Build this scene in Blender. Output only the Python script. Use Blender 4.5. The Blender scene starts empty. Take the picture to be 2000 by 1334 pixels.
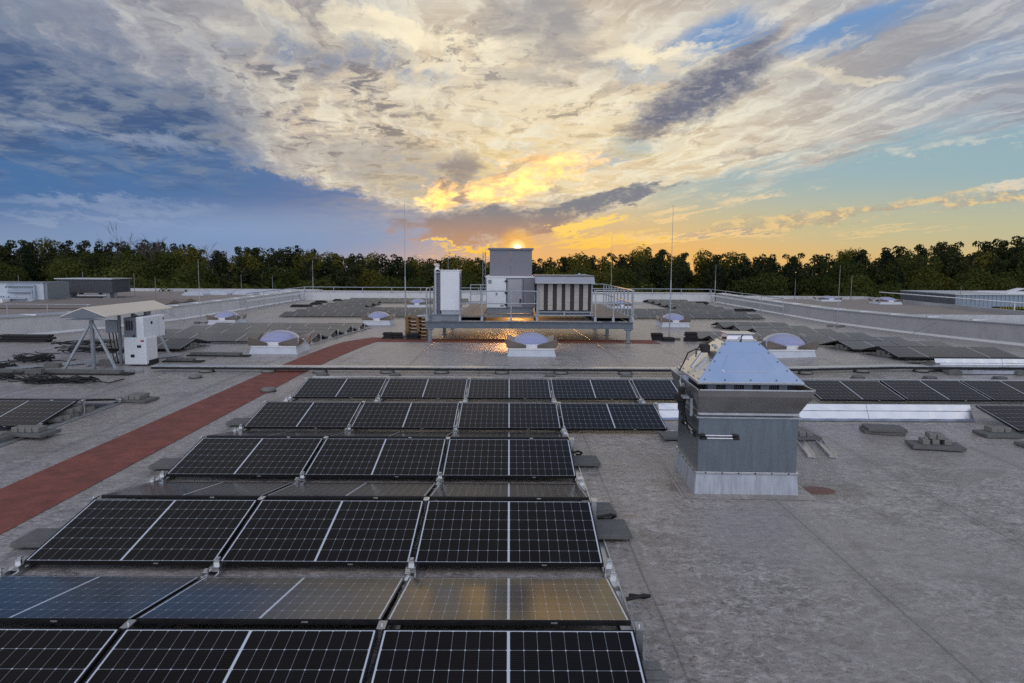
import bpy, math, random
from mathutils import Vector, Matrix, noise as mnoise
SC = bpy.context.scene
COL = SC.collection
rng = random.Random(7)
R = math.radians

# ------------------------------------------------------------------ camera
CAM_H, PITCH, YAW, ROLL = 2.79, 6.22, -0.24, 0.34
cam_data = bpy.data.cameras.new('camera')
cam_data.sensor_width = 36.0
cam_data.lens = 25.02
cam_data.clip_start = 0.05
cam_data.clip_end = 3000.0
cam = bpy.data.objects.new('camera', cam_data)
COL.objects.link(cam)
cam.matrix_world = (Matrix.Translation((0, 0, CAM_H)) @ Matrix.Rotation(R(YAW), 4, 'Z')
                    @ Matrix.Rotation(R(90 - PITCH), 4, 'X') @ Matrix.Rotation(R(ROLL), 4, 'Z'))
SC.camera = cam
SC.render.resolution_x, SC.render.resolution_y = 1024, 683
SC.view_settings.view_transform = 'Standard'
SC.view_settings.look = 'None'
SC.view_settings.gamma = 1.0
SC.view_settings.use_curve_mapping = False
SC.view_settings.exposure = 0.0
SC.render.engine = 'CYCLES'
SC.cycles.use_denoising = False
SC.cycles.adaptive_threshold = 0.008
SC.cycles.sample_clamp_direct = 8.0
SC.cycles.max_bounces = 5
SC.cycles.diffuse_bounces = 2
SC.cycles.glossy_bounces = 3
SC.cycles.sample_clamp_indirect = 2.5

# ------------------------------------------------------------------ world sky
SUN_AZ, SUN_EL = 0.62, 1.24          # degrees: just above the housing on the steel platform
world = bpy.data.worlds.new('World')
SC.world = world
world.use_nodes = True
NT = world.node_tree
for n in list(NT.nodes):
    NT.nodes.remove(n)

def lin(c):
    return tuple(((v / 255) / 12.92 if v / 255 <= 0.04045 else ((v / 255 + 0.055) / 1.055) ** 2.4) for v in c)

class V:
    """a scalar socket of the world tree with arithmetic"""
    def __init__(self, s): self.s = s
    def __add__(a, b): return mth('ADD', a, b)
    __radd__ = __add__
    def __sub__(a, b): return mth('SUBTRACT', a, b)
    def __rsub__(a, b): return mth('SUBTRACT', b, a)
    def __mul__(a, b): return mth('MULTIPLY', a, b)
    __rmul__ = __mul__
    def __truediv__(a, b): return mth('DIVIDE', a, b)

def put(sock, v):
    if isinstance(v, V): NT.links.new(v.s, sock)
    else: sock.default_value = v

def mth(op, *a):
    n = NT.nodes.new('ShaderNodeMath'); n.operation = op
    for i, v in enumerate(a): put(n.inputs[i], v)
    return V(n.outputs[0])

def sstep(v, a, b):
    n = NT.nodes.new('ShaderNodeMapRange'); n.interpolation_type = 'SMOOTHSTEP'; n.clamp = True
    put(n.inputs[0], v); n.inputs[1].default_value = a; n.inputs[2].default_value = b
    return V(n.outputs[0])

def vec(x, y, z=0.0):
    n = NT.nodes.new('ShaderNodeCombineXYZ')
    for i, v in enumerate((x, y, z)): put(n.inputs[i], v)
    return n.outputs[0]

def nz(v, scale, detail=5.0, rough=0.55):
    n = NT.nodes.new('ShaderNodeTexNoise'); n.noise_dimensions = '2D'
    NT.links.new(v, n.inputs['Vector']); n.inputs['Scale'].default_value = scale
    n.inputs['Detail'].default_value = detail; n.inputs['Roughness'].default_value = rough
    return V(n.outputs['Fac'])

def cmix(f, a, b, blend='MIX'):
    n = NT.nodes.new('ShaderNodeMix'); n.data_type = 'RGBA'; n.blend_type = blend; n.clamp_factor = True
    put(n.inputs[0], f)
    for sk, c in ((n.inputs[6], a), (n.inputs[7], b)):
        if isinstance(c, tuple): sk.default_value = tuple(c) + (1,)
        else: NT.links.new(c, sk)
    return n.outputs[2]

tc = NT.nodes.new('ShaderNodeTexCoord')
sep = NT.nodes.new('ShaderNodeSeparateXYZ')
NT.links.new(tc.outputs['Generated'], sep.inputs[0])
dx, dy, dz = (V(sep.outputs[i]) for i in range(3))
yc = mth('MAXIMUM', dy, 0.06)
S, T = dx / yc, dz / yc                  # tangents of bearing and height towards the sunset
zc = mth('MAXIMUM', dz, 0.0) + 0.085
QX, QY = dx / zc, dy / zc                # the flat cloud deck overhead
front = sstep(dy, 0.15, 0.75)
elev = mth('MAXIMUM', dz, 0.0)

def ST(px, py):
    """bearing and height tangents of a direction read off the photograph's horizon grid"""
    f = 1390.0; th = R(PITCH)
    u, v = (px - 995) / f, -(py + -0.0069 * (px - 1000) - 667) / f
    d = (u, math.cos(th) + v * math.sin(th), -math.sin(th) + v * math.cos(th))
    return d[0] / d[1], d[2] / d[1]

# noise fields
rot = R(-14)
RX = QX * math.cos(rot) - QY * math.sin(rot)
RY = QX * math.sin(rot) + QY * math.cos(rot)
n_big = nz(vec(QX, QY), 0.55, 3, 0.55)
n_med = nz(vec(QX * 1.3, QY), 1.6, 5, 0.62)
wr = (n_med - 0.5) * 1.1
n_str = nz(vec(RX * 3.2 + wr, RY * 0.6), 1.3, 6, 0.64)
n_str2 = nz(vec(RX * 7.0 + wr * 2.0 + 9.0, RY * 0.9), 1.6, 5, 0.62)
n_fine = nz(vec(QX + wr * 0.35, QY * 0.8), 4.2, 5, 0.66)
n_rip = nz(vec(QX * 1.1 + wr * 0.5, QY * 0.62), 12.0, 5, 0.68)
n_hor = nz(vec(S * 5.0, T * 42.0), 1.1, 5, 0.62)
n_pix = nz(vec(S * 22, T * 36), 1.0, 7, 0.72)
n_puff = nz(vec(S * 34, T * 72), 1.0, 4, 0.64)
WS = S + (n_med - 0.5) * 0.085 + (n_pix - 0.5) * 0.04
WT = T + (n_str - 0.5) * 0.05 + (n_pix - 0.5) * 0.03
PW, PP = vec(WS, WT), vec(S, T)

def chain(base):
    """keeps the cloud layers evaluated one after the other"""
    n = NT.nodes.new('ShaderNodeVectorMath'); n.operation = 'MULTIPLY_ADD'
    NT.links.new(col, n.inputs[0]); n.inputs[1].default_value = (1e-9, 1e-9, 1e-9)
    NT.links.new(base, n.inputs[2])
    return n.outputs[0]

PW0, PP0 = PW, PP
def layer(f, *rest):
    global col, PW, PP
    col = cmix(f, col, *rest)
    PW, PP = chain(PW0), chain(PP0)

def q(px, py, rx, ry, rt=0.0, warp=True):
    """squared elliptical distance from a centre"""
    cs, ct = ST(px, py)
    n = NT.nodes.new('ShaderNodeMapping'); n.vector_type = 'TEXTURE'
    NT.links.new(PW if warp else PP, n.inputs['Vector'])
    n.inputs['Location'].default_value = (cs, ct, 0)
    n.inputs['Rotation'].default_value = (0, 0, R(rt))
    n.inputs['Scale'].default_value = (rx / 1390.0, ry / 1390.0, 1)
    d = NT.nodes.new('ShaderNodeVectorMath'); d.operation = 'DOT_PRODUCT'
    NT.links.new(n.outputs[0], d.inputs[0]); NT.links.new(n.outputs[0], d.inputs[1])
    return V(d.outputs['Value'])

def soft(*a, **k): return mth('EXPONENT', q(*a, **k) * -1.0)
def edge(px, py, rx, ry, rt=0.0, n=None, amp=0.8, w=0.8):
    v = 1.0 - q(px, py, rx, ry, rt)
    if n is not None: v = v + (n - 0.5) * (2 * amp)
    return sstep(v, 0.0, w)
def side(p0, p1, n=None, amp=0.02, w=0.02, warp=True):
    """1 on the upper side of the line through two directions (p0 left of p1)"""
    (s0, t0), (s1, t1) = ST(*p0), ST(*p1)
    k = (t1 - t0) / (s1 - s0)
    a, b = (WS, WT) if warp else (S, T)
    v = b - t0 - (a - s0) * k
    if n is not None: v = v + (n - 0.5) * (2 * amp)
    return sstep(v, -w, w)
def mx(*a):
    r = a[0]
    for b in a[1:]: r = mth('MAXIMUM', r, b)
    return r
def mn(a, b): return mth('MINIMUM', a, b)
def inv(a): return 1.0 - a

# clear sky: deep blue at the left, pale teal and straw to the right
rightness = sstep(S, -0.30, 0.22)
up = sstep(T, 0.0, 0.30)
left_c = cmix(sstep(T, 0.0, 0.10), lin((138, 160, 192)), lin((60, 112, 168)))
left_c = cmix(sstep(T, 0.10, 0.30), left_c, lin((80, 113, 160)))
right_c = cmix(sstep(T, 0.0, 0.05), lin((224, 190, 128)), lin((196, 194, 158)))
right_c = cmix(sstep(T, 0.04, 0.14), right_c, lin((154, 184, 194)))
right_c = cmix(sstep(T, 0.14, 0.33), right_c, lin((112, 156, 208)))
clear = cmix(rightness, left_c, right_c)
# the Nishita atmosphere under it
sky = NT.nodes.new('ShaderNodeTexSky')
sky.sky_type = 'NISHITA'; sky.sun_disc = False
sky.sun_elevation = R(SUN_EL); sky.sun_rotation = R(SUN_AZ)
sky.air_density = 1.0; sky.dust_density = 1.0; sky.ozone_density = 1.2
nish = cmix(1.0, sky.outputs[0], (0.10, 0.10, 0.10), 'MULTIPLY')
col = cmix(0.12, clear, nish)

# glow of the low sun on the air
glow = mx(soft(1170, 500, 350, 60, 0, warp=False), soft(1040, 500, 170, 80, 0, warp=False))
layer(glow * 0.75, lin((244, 182, 92)))
dusk = soft(420, 470, 420, 40, 0, warp=False)
layer(dusk * 0.85, lin((118, 144, 180)))
sunr = q(1010, 470, 640, 520, 0, warp=False)            # distance from the sun, for cloud colour
near = mn(mth('EXPONENT', sunr * -1.0) * 1.25 + soft(1040, 230, 420, 200, 0, warp=False) * 0.35, 1.0)

# high cream veil
veil_line = side((1130, 405), (2000, 228), n_str, 0.03, 0.022)
left_edge = sstep((WS - ST(430, 240)[0]) + (WT - ST(430, 240)[1]) * 1.15 + (n_med - 0.5) * 0.10, -0.09, 0.10)
low_left = side((430, 305), (860, 415), n_str2, 0.012, 0.012)
veil = mn(mn(veil_line, low_left), mx(left_edge, side((0, 60), (420, 190), n_med, 0.06, 0.05) * 0.75))
blue_gap = mx(edge(640, 115, 320, 40, -6, n_str2, 1.6, 1.4) * 0.75, edge(1390, 72, 125, 46, 20, n_str, 0.9, 0.9),
              edge(1660, 55, 210, 34, 18, n_str, 1.0, 0.9), edge(1900, 130, 220, 60, 12, n_str, 0.9, 1.4) * 0.5,
              edge(1240, 140, 120, 24, -8, n_str2, 0.9, 1.0) * 0.5, edge(1180, 305, 110, 24, 20, n_str2, 0.5, 0.9) * 0.75)
texture = sstep(n_str * 0.6 + n_fine * 0.4, 0.34, 0.64)
veil_c = cmix(near, lin((156, 164, 178)), lin((242, 224, 190)))
veil_c = cmix(sstep(n_str2, 0.40, 0.64) * 0.75, veil_c, cmix(near, lin((202, 200, 198)), lin((255, 244, 214))))
veil_c = cmix(sstep(n_fine * 0.6 + n_str * 0.4, 0.46, 0.60) * 0.60, veil_c, cmix(near, lin((124, 132, 152)), lin((204, 182, 154))))
layer(veil * (texture * 0.22 + 0.78) * inv(blue_gap), veil_c)

# ripples through the veil
rip = sstep(n_rip * 0.65 + n_fine * 0.35, 0.40, 0.62)
ripz = mx(soft(640, 230, 330, 170, -20), soft(890, 330, 200, 60, 8) * 0.7, soft(1100, 200, 330, 160) * 0.22, soft(300, 130, 300, 130))
layer(rip * ripz * 0.80 * veil, cmix(near, lin((122, 128, 148)), lin((158, 150, 146))))
fl = sstep(n_str2 * 0.6 + n_rip * 0.4, 0.50, 0.66)
layer(fl * veil * 0.45, cmix(near, lin((208, 210, 212)), lin((255, 244, 216))))

# bright cream bars
bars = mx(edge(760, 55, 330, 26, -8, n_str2, 0.9, 1.0), edge(1240, 108, 170, 22, 2, n_fine, 0.8, 0.9),
          edge(1640, 140, 130, 14, -8, n_fine, 0.9, 1.0) * 0.7, edge(900, 130, 150, 24, -8, n_fine, 0.9, 1.0) * 0.7,
          edge(1060, 215, 240, 70, 0, n_fine, 1.0, 1.4) * 0.5)
layer(bars * 0.85, lin((255, 241, 208)))

# grey undersides
grey = mx(edge(1060, 50, 200, 95, -30, n_fine, 1.0, 1.2) * 0.95, edge(780, 330, 250, 62, -10, n_str, 0.7, 0.9) * 0.8,
          edge(560, 30, 260, 36, -6, n_fine, 1.0, 1.3) * 0.5, edge(1750, 80, 300, 70, 14, n_str, 1.0, 1.4) * 0.45,
          edge(1040, 150, 110, 30, 0, n_fine, 1.0, 1.2) * 0.7)
layer(grey, cmix(near, lin((140, 144, 156)), lin((168, 163, 160))))

# dark bank over the left
bank = mn(inv(side((0, 30), (460, 190), n_med, 0.10, 0.06)), side((0, 300), (520, 330), n_str, 0.05, 0.05)) * sstep(WS * -1.0 + (n_med - 0.5) * 0.2, 0.32, 0.42)
layer(bank * 0.9, cmix(sstep(n_fine, 0.36, 0.66), lin((70, 92, 130)), lin((132, 142, 158))))
streak_l = mx(edge(240, 268, 260, 16, -8, n_str2, 0.8, 1.4) * 0.5, edge(170, 395, 300, 18, -3, n_hor, 1.0, 1.4) * 0.55,
              edge(120, 425, 380, 12, -3, n_hor, 1.0, 1.4) * 0.45)
layer(streak_l, lin((158, 170, 194)))

# small dark cloudlets
zone = mx(soft(640, 215, 330, 150, -20), soft(830, 120, 250, 90, 0) * 0.8, soft(1140, 210, 260, 120) * 0.75, soft(480, 100, 200, 90) * 0.9, soft(1010, 120, 160, 60) * 0.8)
cl = sstep(n_fine * 0.55 + n_rip * 0.45, 0.53, 0.63) * zone
layer(cl * 0.95, cmix(near, lin((92, 102, 128)), lin((124, 120, 124))))

# the big slanted dark cloud right of the middle
n_mix = n_pix * 0.5 + n_rip * 0.5
dark = mx(edge(1385, 178, 195, 58, 30, n_mix, 0.9, 0.9), edge(1455, 100, 100, 22, 38, n_mix, 1.0, 1.0) * 0.9, edge(1280, 240, 95, 26, 26, n_mix, 0.9, 0.9))
layer(dark * 0.92, cmix(sstep(n_rip * 0.6 + n_puff * 0.4, 0.46, 0.66), lin((92, 100, 126)), lin((156, 154, 160))))

# pale air low on the left
layer(soft(540, 452, 340, 36, 0, warp=False) * 0.8, lin((132, 156, 194)))

# gold in the gaps over the sun
n_g = n_pix * 0.55 + n_puff * 0.45
layer(soft(1000, 335, 230, 85, 6) * sstep(n_fine, 0.36, 0.60) * 0.6, lin((255, 222, 148)))
gold = mx(edge(1010, 362, 165, 34, 14, n_g, 2.2, 1.5), edge(862, 382, 50, 36, -10, n_g, 2.0, 1.3),
          edge(1090, 318, 110, 22, 6, n_g, 2.2, 1.4) * 0.8)
layer(gold * 0.95, cmix(sstep(n_g, 0.40, 0.58), (2.00, 0.93, 0.17), (2.10, 1.16, 0.36)))
smut = mx(edge(890, 335, 52, 46, 60, n_pix, 0.9, 0.9), edge(905, 392, 34, 16, 30, n_pix, 0.8, 0.9), edge(1010, 330, 110, 12, 20, n_g, 2.0, 1.2) * 0.7, edge(1080, 385, 90, 7, 10, n_g, 2.0, 1.2) * 0.7)
layer(smut * 0.8, lin((150, 136, 128)))

# purple-grey cloud lying over the sun, its tail to the right
low = mx(edge(960, 437, 210, 42, 3, n_pix, 1.0, 0.8), edge(1080, 412, 140, 26, 10, n_pix, 1.0, 0.8),
         edge(1215, 380, 140, 15, 8, n_g, 1.8, 1.0))
layer(edge(670, 440, 260, 46, -2, n_hor, 0.9, 1.8) * 0.6, lin((146, 152, 172)))
low_c = cmix(sstep(T, 0.02, 0.085), lin((196, 148, 112)), lin((124, 126, 136)))
layer(low * 0.95, low_c)

# gold strips along the horizon
strip = mx(edge(940, 489, 130, 9, 0, n_pix, 0.7, 0.8), edge(858, 470, 40, 5, -8, n_pix, 0.7, 0.8),
           edge(1150, 468, 130, 14, 6, n_hor, 0.8, 0.8), edge(1150, 440, 110, 12, 12, n_pix, 0.8, 0.8), edge(1260, 470, 190, 8, 4, n_hor, 0.9, 0.9))
layer(strip, cmix(sstep(T, 0.0, 0.06), lin((255, 196, 66)), lin((255, 214, 116))))

# long tan band and wisps low in the right
band = mx(edge(1700, 408, 350, 19, 9, n_g, 2.2, 1.5), edge(1500, 436, 220, 13, 8, n_g, 2.2, 1.5), edge(1960, 388, 170, 18, 8, n_g, 2.2, 1.5))
layer(band * 0.75, cmix(sstep(n_puff, 0.42, 0.60), lin((176, 154, 136)), lin((244, 206, 140))))
wisp = mx(edge(1480, 380, 130, 10, 7, n_g, 2.8, 1.6), edge(1860, 285, 190, 12, 10, n_g, 3.0, 1.8) * 0.8, edge(1340, 415, 120, 8, 10, n_pix, 1.0, 1.0),
          edge(1750, 452, 200, 6, 3, n_hor, 1.0, 1.0) * 0.7, edge(1360, 462, 240, 9, 2, n_hor, 1.0, 1.0), edge(1960, 365, 90, 8, 8, n_pix, 0.8, 1.0))
layer(wisp * 0.72, cmix(sstep(T, 0.05, 0.14), lin((248, 208, 146)), lin((232, 222, 202))))
wisp_d = mx(edge(1480, 300, 170, 6, 8, n_str2, 0.9, 1.0), edge(1650, 300, 90, 9, 6, n_str2, 0.9, 1.0), edge(1420, 455, 160, 5, 4, n_hor, 0.9, 1.0))
layer(wisp_d * 0.5, lin((150, 148, 150)))

# unseen sky overhead and behind: broken cloud, brightened behind to light front faces
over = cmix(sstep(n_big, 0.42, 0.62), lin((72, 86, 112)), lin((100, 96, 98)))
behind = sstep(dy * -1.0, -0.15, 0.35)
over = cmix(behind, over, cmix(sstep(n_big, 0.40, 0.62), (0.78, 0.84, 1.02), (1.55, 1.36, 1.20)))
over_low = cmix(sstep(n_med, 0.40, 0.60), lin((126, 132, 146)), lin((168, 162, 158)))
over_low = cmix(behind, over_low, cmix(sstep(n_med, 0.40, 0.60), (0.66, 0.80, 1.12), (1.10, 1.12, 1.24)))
over = cmix(sstep(elev, 0.84, 0.95), over, lin((142, 172, 222)))  # blue zenith patch put in for the ventilator hood to reflect
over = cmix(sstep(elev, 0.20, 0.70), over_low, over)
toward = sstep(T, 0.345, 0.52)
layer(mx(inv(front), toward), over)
# below the horizon
col = cmix(sstep(dz, -0.06, -0.005), lin((70, 68, 66)), col)

# the sun itself
sx, sy, sz_ = math.sin(R(SUN_AZ)) * math.cos(R(SUN_EL)), math.cos(R(SUN_AZ)) * math.cos(R(SUN_EL)), math.sin(R(SUN_EL))
ca = dx * sx + dy * sy + dz * sz_
halo = sstep(ca, math.cos(R(1.9)), math.cos(R(0.2)))
layer(halo * 0.75, lin((255, 190, 84)))
layer(sstep(ca, math.cos(R(0.8)), math.cos(R(0.1))) * 0.8, (1.7, 1.05, 0.42))
disc = sstep(ca, math.cos(R(0.34)), math.cos(R(0.08)))
layer(disc, (7.0, 4.6, 2.2))
bg = NT.nodes.new('ShaderNodeBackground')
NT.links.new(col, bg.inputs[0]); bg.inputs[1].default_value = 1.0
wo = NT.nodes.new('ShaderNodeOutputWorld')
NT.links.new(bg.outputs[0], wo.inputs[0])
world.cycles.sampling_method = 'MANUAL'
world.cycles.sample_map_resolution = 256

# ------------------------------------------------------------------ sun lamp (clears the tree tops at roof height)
LAMP_EL = 2.0
sun_d = bpy.data.lights.new('sun', 'SUN')
sun_d.energy = 0.3; sun_d.angle = R(0.5); sun_d.color = (1.0, 0.46, 0.14)
sun_o = bpy.data.objects.new('sun', sun_d); COL.objects.link(sun_o)
sun_o.rotation_euler = (R(90 - LAMP_EL), 0, R(180 - SUN_AZ))
sun_o.location = (0, 0, 30)

# ------------------------------------------------------------------ helpers
def smooth01(t):
    t = max(0.0, min(1.0, t)); return t * t * (3 - 2 * t)

ROOF_KNOTS = [(-20, 0), (21, 0), (24, -.04), (26, -.1), (29, -.21), (34, -.38), (38, -.47), (42, -.56), (50, -.58), (70, -.58)]
def zr(x, y):
    """height of the roof membrane: level near by, falling gently to the far gutter"""
    z = 0
    for (a, za), (b, zb) in zip(ROOF_KNOTS, ROOF_KNOTS[1:]):
        if a <= y <= b:
            z = za + (zb - za) * (y - a) / (b - a); break
    return z + 0.13 * math.exp(-((y - 19.6) / 3.2) ** 2) * smooth01((x - 6) / 4) * smooth01((17.5 - x) / 2)

class MB:
    """collects shapes and links them as one mesh object"""
    def __init__(self): self.v, self.f, self.mi, self.sm = [], [], [], []
    def face(self, pts, m=0, smooth=False):
        b = len(self.v); self.v += [tuple(p) for p in pts]
        self.f.append(tuple(range(b, b + len(pts)))); self.mi.append(m); self.sm.append(smooth)
    def raw(self, vs, fs, m=0, smooth=False):
        b = len(self.v); self.v += [tuple(p) for p in vs]
        for f in fs: self.f.append(tuple(i + b for i in f)); self.mi.append(m); self.sm.append(smooth)
    def box(self, x0, x1, y0, y1, z0, z1, m=0):
        vs = [(x, y, z) for z in (z0, z1) for y in (y0, y1) for x in (x0, x1)]
        self.raw(vs, [(0, 2, 3, 1), (4, 5, 7, 6), (0, 1, 5, 4), (2, 6, 7, 3), (0, 4, 6, 2), (1, 3, 7, 5)], m)
    def obox(self, c, size, rz=0.0, rx=0.0, m=0):
        """box about a centre, turned about z (and first about x)"""
        sx, sy, sz = (s / 2 for s in size)
        Mx = Matrix.Translation(c) @ Matrix.Rotation(rz, 4, 'Z') @ Matrix.Rotation(rx, 4, 'X')
        vs = [Mx @ Vector((x, y, z)) for z in (-sz, sz) for y in (-sy, sy) for x in (-sx, sx)]
        self.raw(vs, [(0, 2, 3, 1), (4, 5, 7, 6), (0, 1, 5, 4), (2, 6, 7, 3), (0, 4, 6, 2), (1, 3, 7, 5)], m)
    def bar(self, p, q, w, h=None, m=0):
        """rectangular bar between two points"""
        p, q = Vector(p), Vector(q); d = (q - p).normalized()
        a = d.cross(Vector((0, 0, 1)))
        if a.length < 1e-4: a = Vector((1, 0, 0))
        a.normalize(); b = a.cross(d).normalized(); h = h or w
        vs = [e + a * (i * w / 2) + b * (j * h / 2) for e in (p, q) for i, j in ((-1, -1), (1, -1), (1, 1), (-1, 1))]
        self.raw(vs, [(0, 1, 2, 3)[::-1], (4, 5, 6, 7), (0, 1, 5, 4), (1, 2, 6, 5), (2, 3, 7, 6), (3, 0, 4, 7)], m)
    def tube(self, pts, r, n=8, m=0, r1=None, closed=False):
        pts = [Vector(p) for p in pts]; N = len(pts); rings = []
        up = Vector((0, 0, 1)); prev = None
        for i, p in enumerate(pts):
            d = (pts[(i + 1) % N] - pts[i - 1]) if closed else (pts[min(i + 1, N - 1)] - pts[max(i - 1, 0)])
            d.normalize()
            a = prev - d * prev.dot(d) if prev is not None else d.cross(up if abs(d.z) < 0.95 else Vector((1, 0, 0)))
            if a.length < 1e-5: a = d.cross(Vector((0, 1, 0)))
            a.normalize(); prev = a; b = d.cross(a)
            rr = r if r1 is None else r + (r1 - r) * i / max(1, N - 1)
            rings.append([p + (a * math.cos(t) + b * math.sin(t)) * rr for t in (2 * math.pi * k / n for k in range(n))])
        vs = [v for g in rings for v in g]; fs = []
        for i in range(N if closed else N - 1):
            j = (i + 1) % N
            for k in range(n): fs.append((i * n + k, i * n + (k + 1) % n, j * n + (k + 1) % n, j * n + k))
        self.raw(vs, fs, m, True)
        if not closed:
            self.raw(rings[0], [tuple(range(n))[::-1]], m); self.raw(rings[-1], [tuple(range(n))], m)
    def lathe(self, c, prof, n=24, m=0, smooth=True):
        """surface of revolution: prof is a list of (radius, z)"""
        vs = [(c[0] + r * math.cos(2 * math.pi * k / n), c[1] + r * math.sin(2 * math.pi * k / n), c[2] + z) for r, z in prof for k in range(n)]
        fs = [(i * n + k, i * n + (k + 1) % n, (i + 1) * n + (k + 1) % n, (i + 1) * n + k) for i in range(len(prof) - 1) for k in range(n)]
        self.raw(vs, fs, m, smooth)
        self.raw(vs[-n:], [tuple(range(n))], m); self.raw(vs[:n], [tuple(range(n))[::-1]], m)
    def prism(self, poly, axis, a, b, m=0):
        """2-D outline (counter-clockwise) pushed along an axis"""
        def p3(u, v, t): return {'x': (t, u, v), 'y': (u, t, v), 'z': (u, v, t)}[axis]
        n = len(poly); vs = [p3(u, v, a) for u, v in poly] + [p3(u, v, b) for u, v in poly]
        self.raw(vs, [tuple(range(n)), tuple(range(n, 2 * n))[::-1]] + [(i, i + n, (i + 1) % n + n, (i + 1) % n) for i in range(n)], m)
    def frustum(self, b, t, m=0, cap=True):
        """four-sided solid: bottom and top given as four corners each"""
        fs = [(0, 1, 5, 4), (1, 2, 6, 5), (2, 3, 7, 6), (3, 0, 4, 7)]
        if cap: fs += [(3, 2, 1, 0), (4, 5, 6, 7)]
        self.raw(list(b) + list(t), fs, m)
    def build(self, name, mats, parent=None, bevel=0.0, seg=2, loc=None, world=False):
        if world:
            ox, oy, oz = parent.location
            self.v = [(x - ox, y - oy, z - oz) for x, y, z in self.v]
        me = bpy.data.meshes.new(name)
        me.from_pydata(self.v, [], self.f)
        me.polygons.foreach_set('material_index', self.mi)
        me.polygons.foreach_set('use_smooth', self.sm)
        for mt in (mats if isinstance(mats, (list, tuple)) else [mats]): me.materials.append(mt)
        import bmesh
        bm = bmesh.new(); bm.from_mesh(me)
        if bevel: bmesh.ops.remove_doubles(bm, verts=bm.verts, dist=1e-5)
        if len(self.f) < 4000: bmesh.ops.recalc_face_normals(bm, faces=bm.faces)
        bm.to_mesh(me); bm.free()
        me.update()
        o = bpy.data.objects.new(name, me); COL.objects.link(o)
        if parent is not None: o.parent = parent
        if loc is not None: o.location = loc
        if bevel:
            md = o.modifiers.new('edge', 'BEVEL'); md.width = bevel; md.segments = seg
            md.limit_method = 'ANGLE'; md.angle_limit = R(40)
        return o

def tag(o, label=None, cat=None, group=None, kind=None):
    if label: o['label'] = label
    if cat: o['category'] = cat
    if group: o['group'] = group
    if kind: o['kind'] = kind
    return o

def empty(name, loc=(0, 0, 0), rz=0.0, rx=0.0):
    o = bpy.data.objects.new(name, None); COL.objects.link(o)
    o.location = loc; o.rotation_euler = (rx, 0, rz); o.empty_display_size = 0.1
    return o

def kids(o): return [c for c in COL.objects if c.parent is o]
def copy_tree(o, loc=None, rz=None, label=None, group=None):
    """a copy of a thing with copies of its parts and sub-parts"""
    r = o.copy(); COL.objects.link(r)
    if loc is not None: r.location = loc
    if rz is not None: r.rotation_euler = (r.rotation_euler[0], r.rotation_euler[1], rz)
    if label: r['label'] = label
    if group: r['group'] = group
    for ch in KIDS(o):
        c = ch.copy(); COL.objects.link(c); c.parent = r
        for g in KIDS(ch):
            d = g.copy(); COL.objects.link(d); d.parent = c
    return r
_kid = {}
def KIDS(o):
    if o.name not in _kid: _kid[o.name] = kids(o)
    return _kid[o.name]

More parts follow.
